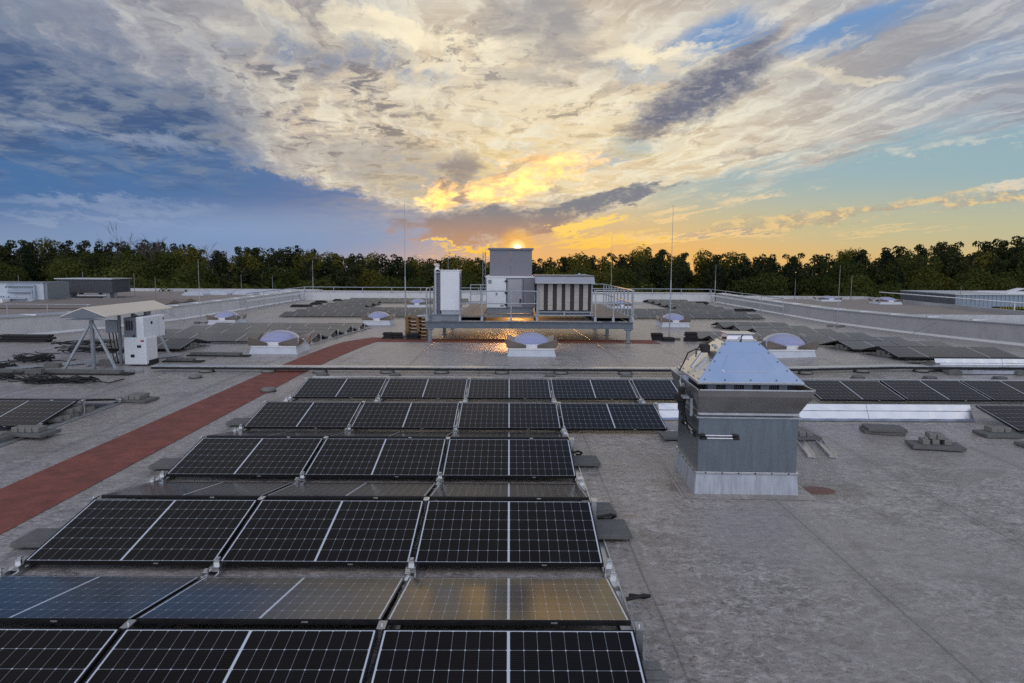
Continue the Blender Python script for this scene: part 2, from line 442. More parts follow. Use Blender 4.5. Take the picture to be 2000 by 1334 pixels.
# ------------------------------------------------------------------ materials
def mat(name, base, rough=0.5, metal=0.0, var=0.12, scale=3.0, bump=0.0, bscale=60.0, rvar=0.1, spec=0.5, stretch=(1, 1, 1), dirt=None, dscale=1.2, coat=0.0):
    m = bpy.data.materials.new(name); m.use_nodes = True
    t = m.node_tree; b = t.nodes['Principled BSDF']
    b.inputs['Roughness'].default_value = rough; b.inputs['Metallic'].default_value = metal
    b.inputs['Specular IOR Level'].default_value = spec
    b.inputs['Coat Weight'].default_value = coat
    g = t.nodes.new('ShaderNodeTexCoord'); mp = t.nodes.new('ShaderNodeMapping')
    mp.inputs['Scale'].default_value = stretch
    t.links.new(g.outputs['Object'], mp.inputs[0])
    n = t.nodes.new('ShaderNodeTexNoise'); n.inputs['Scale'].default_value = scale; n.inputs['Detail'].default_value = 6; n.inputs['Roughness'].default_value = 0.65
    t.links.new(mp.outputs[0], n.inputs['Vector'])
    r = t.nodes.new('ShaderNodeMapRange'); r.inputs[1].default_value = 0.3; r.inputs[2].default_value = 0.7
    r.inputs[3].default_value = 1 - var; r.inputs[4].default_value = 1 + var
    t.links.new(n.outputs['Fac'], r.inputs[0])
    mu = t.nodes.new('ShaderNodeVectorMath'); mu.operation = 'SCALE'; mu.inputs[0].default_value = base
    t.links.new(r.outputs[0], mu.inputs['Scale'])
    out = mu.outputs[0]
    if dirt:
        n2 = t.nodes.new('ShaderNodeTexNoise'); n2.inputs['Scale'].default_value = dscale; n2.inputs['Detail'].default_value = 8; n2.inputs['Roughness'].default_value = 0.7
        t.links.new(mp.outputs[0], n2.inputs['Vector'])
        r2 = t.nodes.new('ShaderNodeMapRange'); r2.inputs[1].default_value = 0.5; r2.inputs[2].default_value = 0.72; r2.inputs[4].default_value = 0.8
        t.links.new(n2.outputs['Fac'], r2.inputs[0])
        mxn = t.nodes.new('ShaderNodeMix'); mxn.data_type = 'RGBA'
        t.links.new(r2.outputs[0], mxn.inputs[0]); t.links.new(out, mxn.inputs[6]); mxn.inputs[7].default_value = tuple(dirt) + (1,)
        out = mxn.outputs[2]
    t.links.new(out, b.inputs['Base Color'])
    if rvar:
        r3 = t.nodes.new('ShaderNodeMapRange'); r3.inputs[1].default_value = 0.3; r3.inputs[2].default_value = 0.7
        r3.inputs[3].default_value = max(0.02, rough - rvar); r3.inputs[4].default_value = min(1, rough + rvar)
        t.links.new(n.outputs['Fac'], r3.inputs[0]); t.links.new(r3.outputs[0], b.inputs['Roughness'])
    if bump:
        n3 = t.nodes.new('ShaderNodeTexNoise'); n3.inputs['Scale'].default_value = bscale; n3.inputs['Detail'].default_value = 4
        t.links.new(mp.outputs[0], n3.inputs['Vector'])
        bp = t.nodes.new('ShaderNodeBump'); bp.inputs['Strength'].default_value = bump; bp.inputs['Distance'].default_value = 0.02
        t.links.new(n3.outputs['Fac'], bp.inputs['Height']); t.links.new(bp.outputs[0], b.inputs['Normal'])
    return m

M = {}
M['galv'] = mat('galvanised', (0.42, 0.46, 0.50), 0.50, 0.7, 0.18, 9, 0.05, 30, 0.10)
M['galv_dull'] = mat('galvanised_dull', (0.24, 0.27, 0.30), 0.5, 0.5, 0.2, 5, 0.05, 25, 0.1)
M['alu'] = mat('aluminium', (0.66, 0.68, 0.70), 0.30, 0.95, 0.08, 6, 0.03, 60, 0.08)
M['alu_sheet'] = mat('aluminium_sheet', (0.58, 0.62, 0.68), 0.30, 0.9, 0.06, 3, 0.03, 3.0, 0.06)
M['steel_blue'] = mat('galvanised_beam', (0.15, 0.18, 0.21), 0.5, 0.4, 0.2, 4, 0.06, 30, 0.12)
M['white'] = mat('white_sheet', (0.74, 0.76, 0.78), 0.38, 0, 0.05, 2, 0, 60, 0.08)
M['white_coat'] = mat('white_powder_coat', (0.72, 0.76, 0.80), 0.42, 0, 0.04, 3, 0.02, 200, 0.05)
M['cream'] = mat('canopy_sheet', (0.78, 0.70, 0.57), 0.30, 0.2, 0.05, 2, 0, 60, 0.05)  # base colour warmed to stand in for the sky's reflection
M['slate'] = mat('slate_sheet', (0.17, 0.19, 0.22), 0.45, 0.2, 0.08, 4, 0, 40, 0.08)
M['hood_grey'] = mat('grey_sheet', (0.20, 0.20, 0.235), 0.45, 0.0, 0.05, 3, 0, 40, 0.06)
M['hood_light'] = mat('grey_light_sheet', (0.36, 0.37, 0.40), 0.40, 0.1, 0.06, 3, 0, 40, 0.06)
M['filter_light'] = mat('filter_cloth', (0.44, 0.41, 0.375), 0.8, 0, 0.25, 14, 0.2, 60, 0.1, stretch=(0.6, 0.6, 3))
M['filter_dark'] = mat('filter_gap', (0.050, 0.043, 0.046), 0.7, 0, 0.2, 8)
M['black'] = mat('black_plastic', (0.012, 0.012, 0.013), 0.5, 0, 0.2, 8, 0.05, 80)
M['rubber'] = mat('black_rubber', (0.018, 0.018, 0.02), 0.75, 0, 0.25, 10, 0.15, 60)
M['frame'] = mat('black_anodised', (0.012, 0.012, 0.014), 0.35, 0.3, 0.1, 6)
M['paver'] = mat('concrete_paver', (0.135, 0.14, 0.138), 0.85, 0, 0.22, 14, 0.35, 90, 0.05, dirt=(0.08, 0.085, 0.08), dscale=6)
M['brick'] = mat('concrete_brick', (0.21, 0.21, 0.20), 0.85, 0, 0.25, 18, 0.35, 110, 0.05, dirt=(0.10, 0.10, 0.095), dscale=9)
M['curb'] = mat('skylight_curb', (0.52, 0.58, 0.66), 0.45, 0, 0.08, 3, 0.06, 14, 0.08, dirt=(0.36, 0.40, 0.44), dscale=2)
M['fin'] = mat('brown_sheet', (0.27, 0.235, 0.20), 0.36, 0.5, 0.12, 4, 0.03, 20, 0.08)
M['wood'] = mat('pallet_wood', (0.25, 0.15, 0.075), 0.75, 0, 0.35, 5, 0.25, 30, 0.1, stretch=(1, 1, 5))
M['red'] = mat('red_label', (0.35, 0.04, 0.04), 0.5)
M['navy'] = mat('navy_label', (0.05, 0.06, 0.18), 0.5)
M['dark_glass'] = mat('dark_screen', (0.02, 0.02, 0.025), 0.2)
M['cap_metal'] = mat('parapet_cap', (0.62, 0.63, 0.64), 0.35, 0.75, 0.08, 2, 0.02, 20, 0.08, stretch=(1, 0.2, 1))
M['bark'] = mat('bark', (0.07, 0.05, 0.035), 0.9, 0, 0.3, 6, 0.4, 20)
M['ground'] = mat('forest_floor', (0.045, 0.055, 0.02), 0.95, 0, 0.4, 0.15, 0.3, 2)
M['facade'] = mat('facade_sheet', (0.26, 0.28, 0.30), 0.6, 0, 0.08, 1)
M['corrugated'] = mat('corrugated_sheet', (0.30, 0.37, 0.45), 0.5, 0.2, 0.08, 1, stretch=(0.2, 0.2, 1))
M['corrugated_dark'] = mat('corrugated_dark_sheet', (0.16, 0.18, 0.20), 0.55, 0.2, 0.08, 1, stretch=(0.2, 0.2, 1))
M['far_roof'] = mat('far_roof', (0.27, 0.23, 0.20), 0.6, 0, 0.2, 0.8, 0.1, 10)
M['yellow'] = mat('yellow_plastic', (0.55, 0.42, 0.04), 0.5)

def roof_material():
    m = bpy.data.materials.new('roof_membrane'); m.use_nodes = True
    t = m.node_tree; b = t.nodes['Principled BSDF']; L = t.links.new
    g = t.nodes.new('ShaderNodeTexCoord')
    def noise(sc, det=6, ro=0.65, st=(1, 1, 1), dist=0.0):
        mp = t.nodes.new('ShaderNodeMapping'); mp.inputs['Scale'].default_value = st; L(g.outputs['Object'], mp.inputs[0])
        n = t.nodes.new('ShaderNodeTexNoise'); n.inputs['Scale'].default_value = sc; n.inputs['Detail'].default_value = det
        n.inputs['Roughness'].default_value = ro; n.inputs['Distortion'].default_value = dist; L(mp.outputs[0], n.inputs['Vector'])
        return n.outputs['Fac']
    def rng_(v, a, b_, c=0.0, d=1.0):
        r = t.nodes.new('ShaderNodeMapRange'); L(v, r.inputs[0])
        for i, x in enumerate((a, b_, c, d)): r.inputs[i + 1].default_value = x
        return r.outputs[0]
    def mix(f, a, b_):
        n = t.nodes.new('ShaderNodeMix'); n.data_type = 'RGBA'
        for s_, v in ((n.inputs[0], f), (n.inputs[6], a), (n.inputs[7], b_)):
            if hasattr(v, 'is_linked'): L(v, s_)
            else: s_.default_value = (tuple(v) + (1,)) if isinstance(v, tuple) else v
        return n.outputs[2]
    def math_(op, a, b_=None):
        n = t.nodes.new('ShaderNodeMath'); n.operation = op
        for s_, v in zip(n.inputs, (a, b_)):
            if v is None: continue
            if hasattr(v, 'is_linked'): L(v, s_)
            else: s_.default_value = v
        return n.outputs[0]
    big = noise(0.22, 5, 0.6); mid = noise(3.6, 8, 0.76, (1.0, 1.4, 1), 0.7); fine = noise(12, 8, 0.80, (1, 1.25, 1), 0.9); pit = noise(31, 4, 0.7, (1, 1.2, 1), 0.8); grain = noise(95, 2, 0.6)
    c = mix(rng_(mid, 0.40, 0.62), (0.250, 0.226, 0.212), (0.480, 0.446, 0.420))
    c = mix(rng_(big, 0.40, 0.64, 0, 0.55), c, (0.32, 0.275, 0.24))
    c = mix(rng_(fine, 0.53, 0.585, 0, 0.85), c, (0.60, 0.575, 0.56))
    c = mix(rng_(fine, 0.46, 0.40, 0, 0.85), c, (0.105, 0.092, 0.088))
    c = mix(rng_(pit, 0.59, 0.65, 0, 0.85), c, (0.060, 0.053, 0.050))
    scuff = noise(5.5, 6, 0.75, (1, 1, 1), 1.6)
    c = mix(rng_(scuff, 0.61, 0.645, 0, 0.55), c, (0.60, 0.59, 0.58))
    rust = noise(0.9, 6, 0.7, (1, 1, 1), 0.8)
    c = mix(rng_(rust, 0.60, 0.74, 0, 0.5), c, (0.20, 0.145, 0.105))
    c = mix(rng_(grain, 0.3, 0.7, 0.0, 0.18), c, (0.10, 0.098, 0.095))
    # calmer and rougher areas, tide marks of dried puddles, drifting dirt
    calm = mix(rng_(noise(0.45, 4, 0.6, (1, 1, 1), 0.6), 0.42, 0.60, 0, 0.6), c, (0.335, 0.310, 0.294)); c = calm
    pud = noise(0.62, 3, 0.5, (1, 1.3, 1), 0.3)
    ring = math_('SUBTRACT', 1.0, rng_(math_('ABSOLUTE', math_('SUBTRACT', pud, 0.56)), 0.0, 0.010))
    c = mix(math_('MULTIPLY', ring, 0.28), c, (0.50, 0.485, 0.47))
    c = mix(rng_(pud, 0.565, 0.62, 0, 0.28), c, (0.135, 0.118, 0.108))
    trail = noise(1.0, 6, 0.7, (1.6, 0.22, 1), 0.4)
    c = mix(rng_(trail, 0.56, 0.70, 0, 0.45), c, (0.150, 0.130, 0.118))
    # seams between the membrane sheets
    sp = t.nodes.new('ShaderNodeSeparateXYZ'); L(g.outputs['Object'], sp.inputs[0])
    wob = math_('MULTIPLY', math_('SUBTRACT', noise(0.7, 2), 0.5), 0.03)
    sx_ = math_('PINGPONG', math_('ADD', math_('SUBTRACT', sp.outputs[0], 1.22), wob), 0.99)
    sy_ = math_('PINGPONG', math_('ADD', math_('SUBTRACT', sp.outputs[1], 10.28), wob), 3.75)
    seam = math_('MAXIMUM', rng_(sx_, 0.013, 0.004), math_('MULTIPLY', rng_(sy_, 0.012, 0.004), 0.6))
    c = mix(math_('MULTIPLY', seam, 0.38), c, (0.045, 0.043, 0.042))
    lap = rng_(sx_, 0.10, 0.085)
    c = mix(math_('MULTIPLY', lap, 0.22), c, (0.16, 0.15, 0.145))
    # rusty puddle mark beside the ventilator
    def spot(x, y, rx, ry):
        a = math_('DIVIDE', math_('SUBTRACT', sp.outputs[0], x), rx); b2 = math_('DIVIDE', math_('SUBTRACT', sp.outputs[1], y), ry)
        d = math_('ADD', math_('MULTIPLY', a, a), math_('MULTIPLY', b2, b2))
        return math_('ADD', d, math_('MULTIPLY', math_('SUBTRACT', mid, 0.5), 0.8))
    st_ = rng_(spot(3.84, 8.62, 0.25, 0.17), 1.1, 0.85); st2 = rng_(spot(3.95, 8.60, 0.55, 0.32), 1.4, 0.4, 0, 0.45)
    c = mix(st2, c, (0.12, 0.105, 0.07)); c = mix(st_, c, (0.125, 0.028, 0.020))
    st3 = rng_(spot(2.22, 8.75, 0.30, 0.30), 1.4, 0.3, 0, 0.5); c = mix(st3, c, (0.10, 0.07, 0.05))
    L(c, b.inputs['Base Color'])
    ro = math_('ADD', rng_(mid, 0.3, 0.7, 0.24, 0.34), rng_(fine, 0.3, 0.7, -0.04, 0.09))
    L(ro, b.inputs['Roughness']); b.inputs['Specular IOR Level'].default_value = 0.62
    h = math_('ADD', math_('MULTIPLY', fine, 0.35), math_('MULTIPLY', mid, 1.0))
    h = math_('ADD', h, math_('MULTIPLY', noise(1.1, 5, 0.55, (0.8, 1.9, 1)), 3.2)); h = math_('SUBTRACT', h, math_('MULTIPLY', seam, 0.4))
    bp = t.nodes.new('ShaderNodeBump'); bp.inputs['Strength'].default_value = 0.6; bp.inputs['Distance'].default_value = 0.034
    L(h, bp.inputs['Height']); L(bp.outputs[0], b.inputs['Normal'])
    return m
M['roof'] = roof_material()
M['walkway'] = mat('red_walkway', (0.215, 0.068, 0.050), 0.78, 0, 0.34, 3.2, 0.45, 120, 0.06, dirt=(0.16, 0.062, 0.048), dscale=0.9)

def cell_material():
    m = bpy.data.materials.new('solar_cells'); m.use_nodes = True
    t = m.node_tree; b = t.nodes['Principled BSDF']; L = t.links.new
    g = t.nodes.new('ShaderNodeTexCoord'); sp = t.nodes.new('ShaderNodeSeparateXYZ'); L(g.outputs['Object'], sp.inputs[0])
    def mt(op, a, b_=None, c=None):
        n = t.nodes.new('ShaderNodeMath'); n.operation = op
        for s_, v in zip(n.inputs, (a, b_, c)):
            if v is None: continue
            if hasattr(v, 'is_linked'): L(v, s_)
            else: s_.default_value = v
        return n.outputs[0]
    ax = mt('ABSOLUTE', sp.outputs[0]); ay = sp.outputs[1]
    cw, ch = 0.0918, 0.1825
    dxl = mt('PINGPONG', mt('SUBTRACT', ax, 0.0095), cw / 2)          # distance to the nearest column line
    dxl = mt('SUBTRACT', cw / 2, dxl) if False else dxl
    lx = mt('PINGPONG', mt('SUBTRACT', ax, 0.0095), cw / 2)
    ly = mt('PINGPONG', ay, ch / 2)                                    # rows are centred: lines at multiples of ch
    linex = mt('LESS_THAN', lx, 0.0014); liney = mt('LESS_THAN', ly, 0.0017)
    dot = mt('LESS_THAN', mt('ADD', lx, ly), 0.0075)
    mid = mt('LESS_THAN', ax, 0.0085)
    margin = mt('MAXIMUM', mt('GREATER_THAN', ax, 0.8362), mt('GREATER_THAN', mt('ABSOLUTE', ay), 0.5480))
    bus = mt('MULTIPLY', mt('LESS_THAN', mt('PINGPONG', mt('ADD', ay, 0.0045), 0.0092), 0.0005), 0.06)
    w = mt('MAXIMUM', mt('MAXIMUM', mt('MULTIPLY', linex, 0.36), mt('MULTIPLY', liney, 0.46)), mt('MAXIMUM', dot, mt('MAXIMUM', mid, margin)))
    w = mt('MAXIMUM', w, bus)
    n = t.nodes.new('ShaderNodeTexNoise'); n.inputs['Scale'].default_value = 4; n.inputs['Detail'].default_value = 3; L(g.outputs['Object'], n.inputs['Vector'])
    # each cell slightly different
    wn = t.nodes.new('ShaderNodeTexWhiteNoise'); wn.noise_dimensions = '3D'
    cb = t.nodes.new('ShaderNodeCombineXYZ')
    L(mt('FLOOR', mt('DIVIDE', sp.outputs[0], cw)), cb.inputs[0]); L(mt('FLOOR', mt('DIVIDE', ay, ch)), cb.inputs[1])
    oi = t.nodes.new('ShaderNodeObjectInfo'); L(oi.outputs['Random'], cb.inputs[2]); L(cb.outputs[0], wn.inputs['Vector'])
    r = t.nodes.new('ShaderNodeMapRange'); L(wn.outputs['Value'], r.inputs[0]); r.inputs[3].default_value = 0.75; r.inputs[4].default_value = 1.3
    sc = t.nodes.new('ShaderNodeVectorMath'); sc.operation = 'SCALE'; sc.inputs[0].default_value = (0.0040, 0.0043, 0.0058); L(r.outputs[0], sc.inputs['Scale'])
    mx_ = t.nodes.new('ShaderNodeMix'); mx_.data_type = 'RGBA'; L(w, mx_.inputs[0]); L(sc.outputs[0], mx_.inputs[6]); mx_.inputs[7].default_value = (0.62, 0.68, 0.76, 1)
    # dust film
    dn = t.nodes.new('ShaderNodeTexNoise'); dn.inputs['Scale'].default_value = 2.3; dn.inputs['Detail'].default_value = 8; dn.inputs['Roughness'].default_value = 0.7
    mp = t.nodes.new('ShaderNodeMapping'); L(g.outputs['Object'], mp.inputs[0]); cl = t.nodes.new('ShaderNodeCombineXYZ')
    L(mt('MULTIPLY', oi.outputs['Random'], 40.0), cl.inputs[0]); L(cl.outputs[0], mp.inputs['Location']); L(mp.outputs[0], dn.inputs['Vector'])
    dr = t.nodes.new('ShaderNodeMapRange'); L(dn.outputs['Fac'], dr.inputs[0]); dr.inputs[1].default_value = 0.35; dr.inputs[2].default_value = 0.75; dr.inputs[3].default_value = 0.0; dr.inputs[4].default_value = 0.012
    m2 = t.nodes.new('ShaderNodeMix'); m2.data_type = 'RGBA'; L(dr.outputs[0], m2.inputs[0]); L(mx_.outputs[2], m2.inputs[6]); m2.inputs[7].default_value = (0.30, 0.27, 0.24, 1)
    L(m2.outputs[2], b.inputs['Base Color'])
    b.inputs['IOR'].default_value = 1.43; b.inputs['Specular IOR Level'].default_value = 0.5
    rr = t.nodes.new('ShaderNodeMapRange'); L(dn.outputs['Fac'], rr.inputs[0]); rr.inputs[3].default_value = 0.085; rr.inputs[4].default_value = 0.15
    L(rr.outputs[0], b.inputs['Roughness'])
    bn = t.nodes.new('ShaderNodeTexNoise'); bn.inputs['Scale'].default_value = 420; bn.inputs['Detail'].default_value = 1; L(g.outputs['Object'], bn.inputs['Vector'])
    bp = t.nodes.new('ShaderNodeBump'); bp.inputs['Strength'].default_value = 0.05; bp.inputs['Distance'].default_value = 0.002
    L(bn.outputs['Fac'], bp.inputs['Height']); L(bp.outputs[0], b.inputs['Normal'])
    return m
M['cells'] = cell_material()

def dome_material():
    m = bpy.data.materials.new('acrylic_dome'); m.use_nodes = True
    t = m.node_tree; b = t.nodes['Principled BSDF']
    b.inputs['Base Color'].default_value = (0.32, 0.36, 0.60, 1); b.inputs['Roughness'].default_value = 0.16
    b.inputs['Subsurface Weight'].default_value = 0.0; b.inputs['Coat Weight'].default_value = 0.5; b.inputs['Coat Roughness'].default_value = 0.08
    lw = t.nodes.new('ShaderNodeLayerWeight'); lw.inputs[0].default_value = 0.35
    fm = t.nodes.new('ShaderNodeMix'); fm.data_type = 'RGBA'; fm.inputs[6].default_value = (0.36, 0.40, 0.66, 1); fm.inputs[7].default_value = (0.74, 0.75, 0.82, 1)  # pale rim in the colour stands in for grazing sky reflection
    lw.inputs[0].default_value = 0.42; t.links.new(lw.outputs['Facing'], fm.inputs[0]); t.links.new(fm.outputs[2], b.inputs['Base Color'])
    tr = t.nodes.new('ShaderNodeBsdfTranslucent'); tr.inputs[0].default_value = (0.55, 0.56, 0.80, 1)
    mx_ = t.nodes.new('ShaderNodeMixShader'); mx_.inputs[0].default_value = 0.35
    t.links.new(b.outputs[0], mx_.inputs[1]); t.links.new(tr.outputs[0], mx_.inputs[2])
    t.links.new(mx_.outputs[0], t.nodes['Material Output'].inputs[0])
    return m
M['dome'] = dome_material()

def wall_material(name, base):
    """membrane dressed up the parapet: rows of fixings, welded laps and a few folds"""
    m = mat(name, base, 0.5, 0, 0.07, 1.2, 0, 60, 0.08, dirt=tuple(c * 0.75 for c in base), dscale=0.8)
    t = m.node_tree; b = t.nodes['Principled BSDF']; L = t.links.new
    g = t.nodes.new('ShaderNodeTexCoord'); sp = t.nodes.new('ShaderNodeSeparateXYZ'); L(g.outputs['Object'], sp.inputs[0])
    def mt(op, a, b_=None):
        n = t.nodes.new('ShaderNodeMath'); n.operation = op
        for s_, v in zip(n.inputs, (a, b_)):
            if v is None: continue
            if hasattr(v, 'is_linked'): L(v, s_)
            else: s_.default_value = v
        return n.outputs[0]
    run = mt('ADD', sp.outputs[0], sp.outputs[1])
    a = mt('PINGPONG', run, 0.2); z = mt('PINGPONG', mt('SUBTRACT', sp.outputs[2], 0.10), 0.15)
    d = mt('SQRT', mt('ADD', mt('MULTIPLY', a, a), mt('MULTIPLY', z, z)))
    bump = mt('MULTIPLY', mt('SUBTRACT', 0.035, mt('MINIMUM', d, 0.035)), 22.0)
    n = t.nodes.new('ShaderNodeTexNoise'); n.inputs['Scale'].default_value = 1.6; n.inputs['Detail'].default_value = 5; n.inputs['Distortion'].default_value = 1.2
    L(g.outputs['Object'], n.inputs['Vector'])
    h = mt('ADD', bump, mt('MULTIPLY', n.outputs['Fac'], 1.5))
    bp = t.nodes.new('ShaderNodeBump'); bp.inputs['Strength'].default_value = 0.5; bp.inputs['Distance'].default_value = 0.03
    L(h, bp.inputs['Height']); L(bp.outputs[0], b.inputs['Normal'])
    return m
M['wall'] = wall_material('parapet_membrane', (0.62, 0.64, 0.65))
M['wall_grey'] = wall_material('parapet_membrane_grey', (0.46, 0.47, 0.49))

def leaf_material(name, c0, c1, trans=0.35):
    m = bpy.data.materials.new(name); m.use_nodes = True
    t = m.node_tree; L = t.links.new
    for n in list(t.nodes):
        if n.type == 'BSDF_PRINCIPLED': t.nodes.remove(n)
    g = t.nodes.new('ShaderNodeTexCoord'); n = t.nodes.new('ShaderNodeTexNoise'); n.inputs['Scale'].default_value = 0.45; n.inputs['Detail'].default_value = 4
    L(g.outputs['Object'], n.inputs['Vector'])
    oi = t.nodes.new('ShaderNodeObjectInfo')
    ad = t.nodes.new('ShaderNodeMath'); ad.operation = 'ADD'; L(n.outputs['Fac'], ad.inputs[0])
    r = t.nodes.new('ShaderNodeMapRange'); L(oi.outputs['Random'], r.inputs[0]); r.inputs[3].default_value = -0.28; r.inputs[4].default_value = 0.28
    L(r.outputs[0], ad.inputs[1])
    r2 = t.nodes.new('ShaderNodeMapRange'); L(ad.outputs[0], r2.inputs[0]); r2.inputs[1].default_value = 0.25; r2.inputs[2].default_value = 0.75
    mx_ = t.nodes.new('ShaderNodeMix'); mx_.data_type = 'RGBA'; L(r2.outputs[0], mx_.inputs[0]); mx_.inputs[6].default_value = c0 + (1,); mx_.inputs[7].default_value = c1 + (1,)
    d = t.nodes.new('ShaderNodeBsdfDiffuse'); tr = t.nodes.new('ShaderNodeBsdfTranslucent'); L(mx_.outputs[2], d.inputs[0]); L(mx_.outputs[2], tr.inputs[0])
    ms = t.nodes.new('ShaderNodeMixShader'); ms.inputs[0].default_value = trans; L(d.outputs[0], ms.inputs[1]); L(tr.outputs[0], ms.inputs[2])
    L(ms.outputs[0], t.nodes['Material Output'].inputs[0])
    return m
M['leaf_green'] = leaf_material('broadleaf_green', (0.052, 0.068, 0.020), (0.098, 0.108, 0.030))
M['leaf_yellow'] = leaf_material('broadleaf_yellow', (0.085, 0.088, 0.020), (0.140, 0.130, 0.028))
M['leaf_pine'] = leaf_material('pine_needles', (0.020, 0.030, 0.016), (0.050, 0.058, 0.024), 0.2)
M['twig'] = mat('bare_twig', (0.10, 0.08, 0.075), 0.9)

# ------------------------------------------------------------------ ground, building, roof
b = MB(); b.face([(-600, -200, -10), (600, -200, -10), (600, 900, -10), (-600, 900, -10)])
tag(b.build('ground', M['ground']), kind='structure')

b = MB()
xs = [-19.2 + 38.4 * i / 48 for i in range(49)]; ys = [-10 + 75.2 * j / 94 for j in range(95)]
vs = [(x, y, zr(x, y)) for y in ys for x in xs]
b.raw(vs, [(j * 49 + i, j * 49 + i + 1, (j + 1) * 49 + i + 1, (j + 1) * 49 + i) for j in range(94) for i in range(48)], 0, True)
tag(b.build('roof', M['roof']), kind='structure')

b = MB(); b.box(-19.6, 19.6, -10.5, 65.6, -10, -0.75)
tag(b.build('warehouse', M['facade']), 'grey warehouse block carrying the flat roof with the solar panels', 'building')

def strip(mb, pts_l, pts_r, n=14):
    """a sheet 4 mm over the roof between two polylines (same count)"""
    rows = []
    for (a, b2), (c, d) in zip(zip(pts_l, pts_r), zip(pts_l[1:], pts_r[1:])):
        for k in range(n):
            t = k / n
            rows.append(((a[0] + (c[0] - a[0]) * t, a[1] + (c[1] - a[1]) * t), (b2[0] + (d[0] - b2[0]) * t, b2[1] + (d[1] - b2[1]) * t)))
    rows.append((pts_l[-1], pts_r[-1]))
    vs = []
    for l, r in rows:
        for k in range(5):
            x, y = l[0] + (r[0] - l[0]) * k / 4, l[1] + (r[1] - l[1]) * k / 4
            vs.append((x, y, zr(x, y) + 0.006))
    mb.raw(vs, [(j * 5 + i, j * 5 + i + 1, (j + 1) * 5 + i + 1, (j + 1) * 5 + i) for j in range(len(rows) - 1) for i in range(4)])
b = MB()
strip(b, [(-6.24, -9), (-6.24, 10.28), (-6.22, 18), (-6.1, 26.0)], [(-5.2, -9), (-5.2, 10.28), (-5.22, 18), (-4.9, 26.0)])
strip(b, [(-6.1, 26.02), (-5.55, 28.6)], [(-4.9, 26.02), (-4.35, 28.3)], 6)
strip(b, [(-4.87, 26.15), (5.6, 26.0)], [(-4.35, 28.1), (5.6, 27.9)], 16)
tag(b.build('walkway', M['walkway']), kind='structure')

# parapets: membrane upstand with a metal coping
KY = [-10, 0, 10, 21, 24, 26, 29, 34, 38, 42, 50, 65.0]
def parapet_side(x0, x1, label, mw='wall'):
    t = empty('parapet_wall', (0, 0, 0)); tag(t, label, 'parapet wall')
    b = MB()
    zt = lambda y: zr(0, y) + 0.76
    for y0, y1 in zip(KY, KY[1:]):
        z0, z1 = zr(0, y0) - 0.3, zr(0, y1) - 0.3
        b.raw([(x0, y0, z0), (x1, y0, z0), (x1, y1, z1), (x0, y1, z1), (x0, y0, zt(y0)), (x1, y0, zt(y0)), (x1, y1, zt(y1)), (x0, y1, zt(y1))],
              [(0, 1, 5, 4), (1, 2, 6, 5), (2, 3, 7, 6), (3, 0, 4, 7), (4, 5, 6, 7)])
    b.build('membrane', M[mw], t)
    b = MB(); inner = x1 if x0 < 0 else x0
    for y0, y1 in zip(KY, KY[1:]):
        L_, R_ = x0 - 0.05, x1 + 0.05; a, c = zt(y0), zt(y1); s0 = 0.05 if x0 < 0 else 0.0; s1 = 0.0 if x0 < 0 else 0.05
        b.raw([(L_, y0, a + 0.004), (R_, y0, a + 0.004), (R_, y1, c + 0.004), (L_, y1, c + 0.004),
               (L_, y0, a + 0.05 + s0), (R_, y0, a + 0.05 + s1), (R_, y1, c + 0.05 + s1), (L_, y1, c + 0.05 + s0)],
              [(0, 3, 2, 1), (4, 5, 6, 7), (0, 1, 5, 4), (1, 2, 6, 5), (2, 3, 7, 6), (3, 0, 4, 7)])
    b.build('coping', M['cap_metal'], t)
    b = MB()
    for y in [4 + 3.1 * k for k in range(20)]:
        b.box(x0 - 0.054, x1 + 0.054, y - 0.04, y + 0.04, zt(y) + 0.06, zt(y) + 0.106)
    b.build('coping_joints', M['alu'], t)
    b = MB()
    for y0, y1 in zip(KY, KY[1:]):
        xw = inner + (0.02 if x0 < 0 else -0.02); s = 1 if x0 < 0 else -1
        b.raw([(xw - s * .03, y0, zr(0, y0)), (xw + s * .05, y0, zr(0, y0) + .005), (xw + s * .05, y1, zr(0, y1) + .005), (xw - s * .03, y1, zr(0, y1)),
               (xw - s * .03, y0, zr(0, y0) + .10), (xw - s * .02, y0, zr(0, y0) + .10), (xw - s * .02, y1, zr(0, y1) + .10), (xw - s * .03, y1, zr(0, y1) + .10)],
              [(1, 2, 6, 5), (4, 5, 6, 7)])
    b.build('base_strip', M['white'], t)
parapet_side(-19.75, -19.15, 'long pale membrane parapet wall along the left roof edge with metal coping')
parapet_side(18.85, 19.45, 'long grey membrane parapet wall along the right roof edge with bright coping', 'wall_grey')
t = empty('parapet_wall', (0, 65, 0)); tag(t, 'bluish parapet wall across the far end of the roof', 'parapet wall')
b = MB(); b.box(-19.1, 18.8, -0.0, 0.5, -0.9, 0.19); b.build('membrane', M['wall'], t)
b = MB(); b.box(-19.1, 18.8, -0.06, 0.56, 0.195, 0.27); b.build('coping', M['cap_metal'], t)

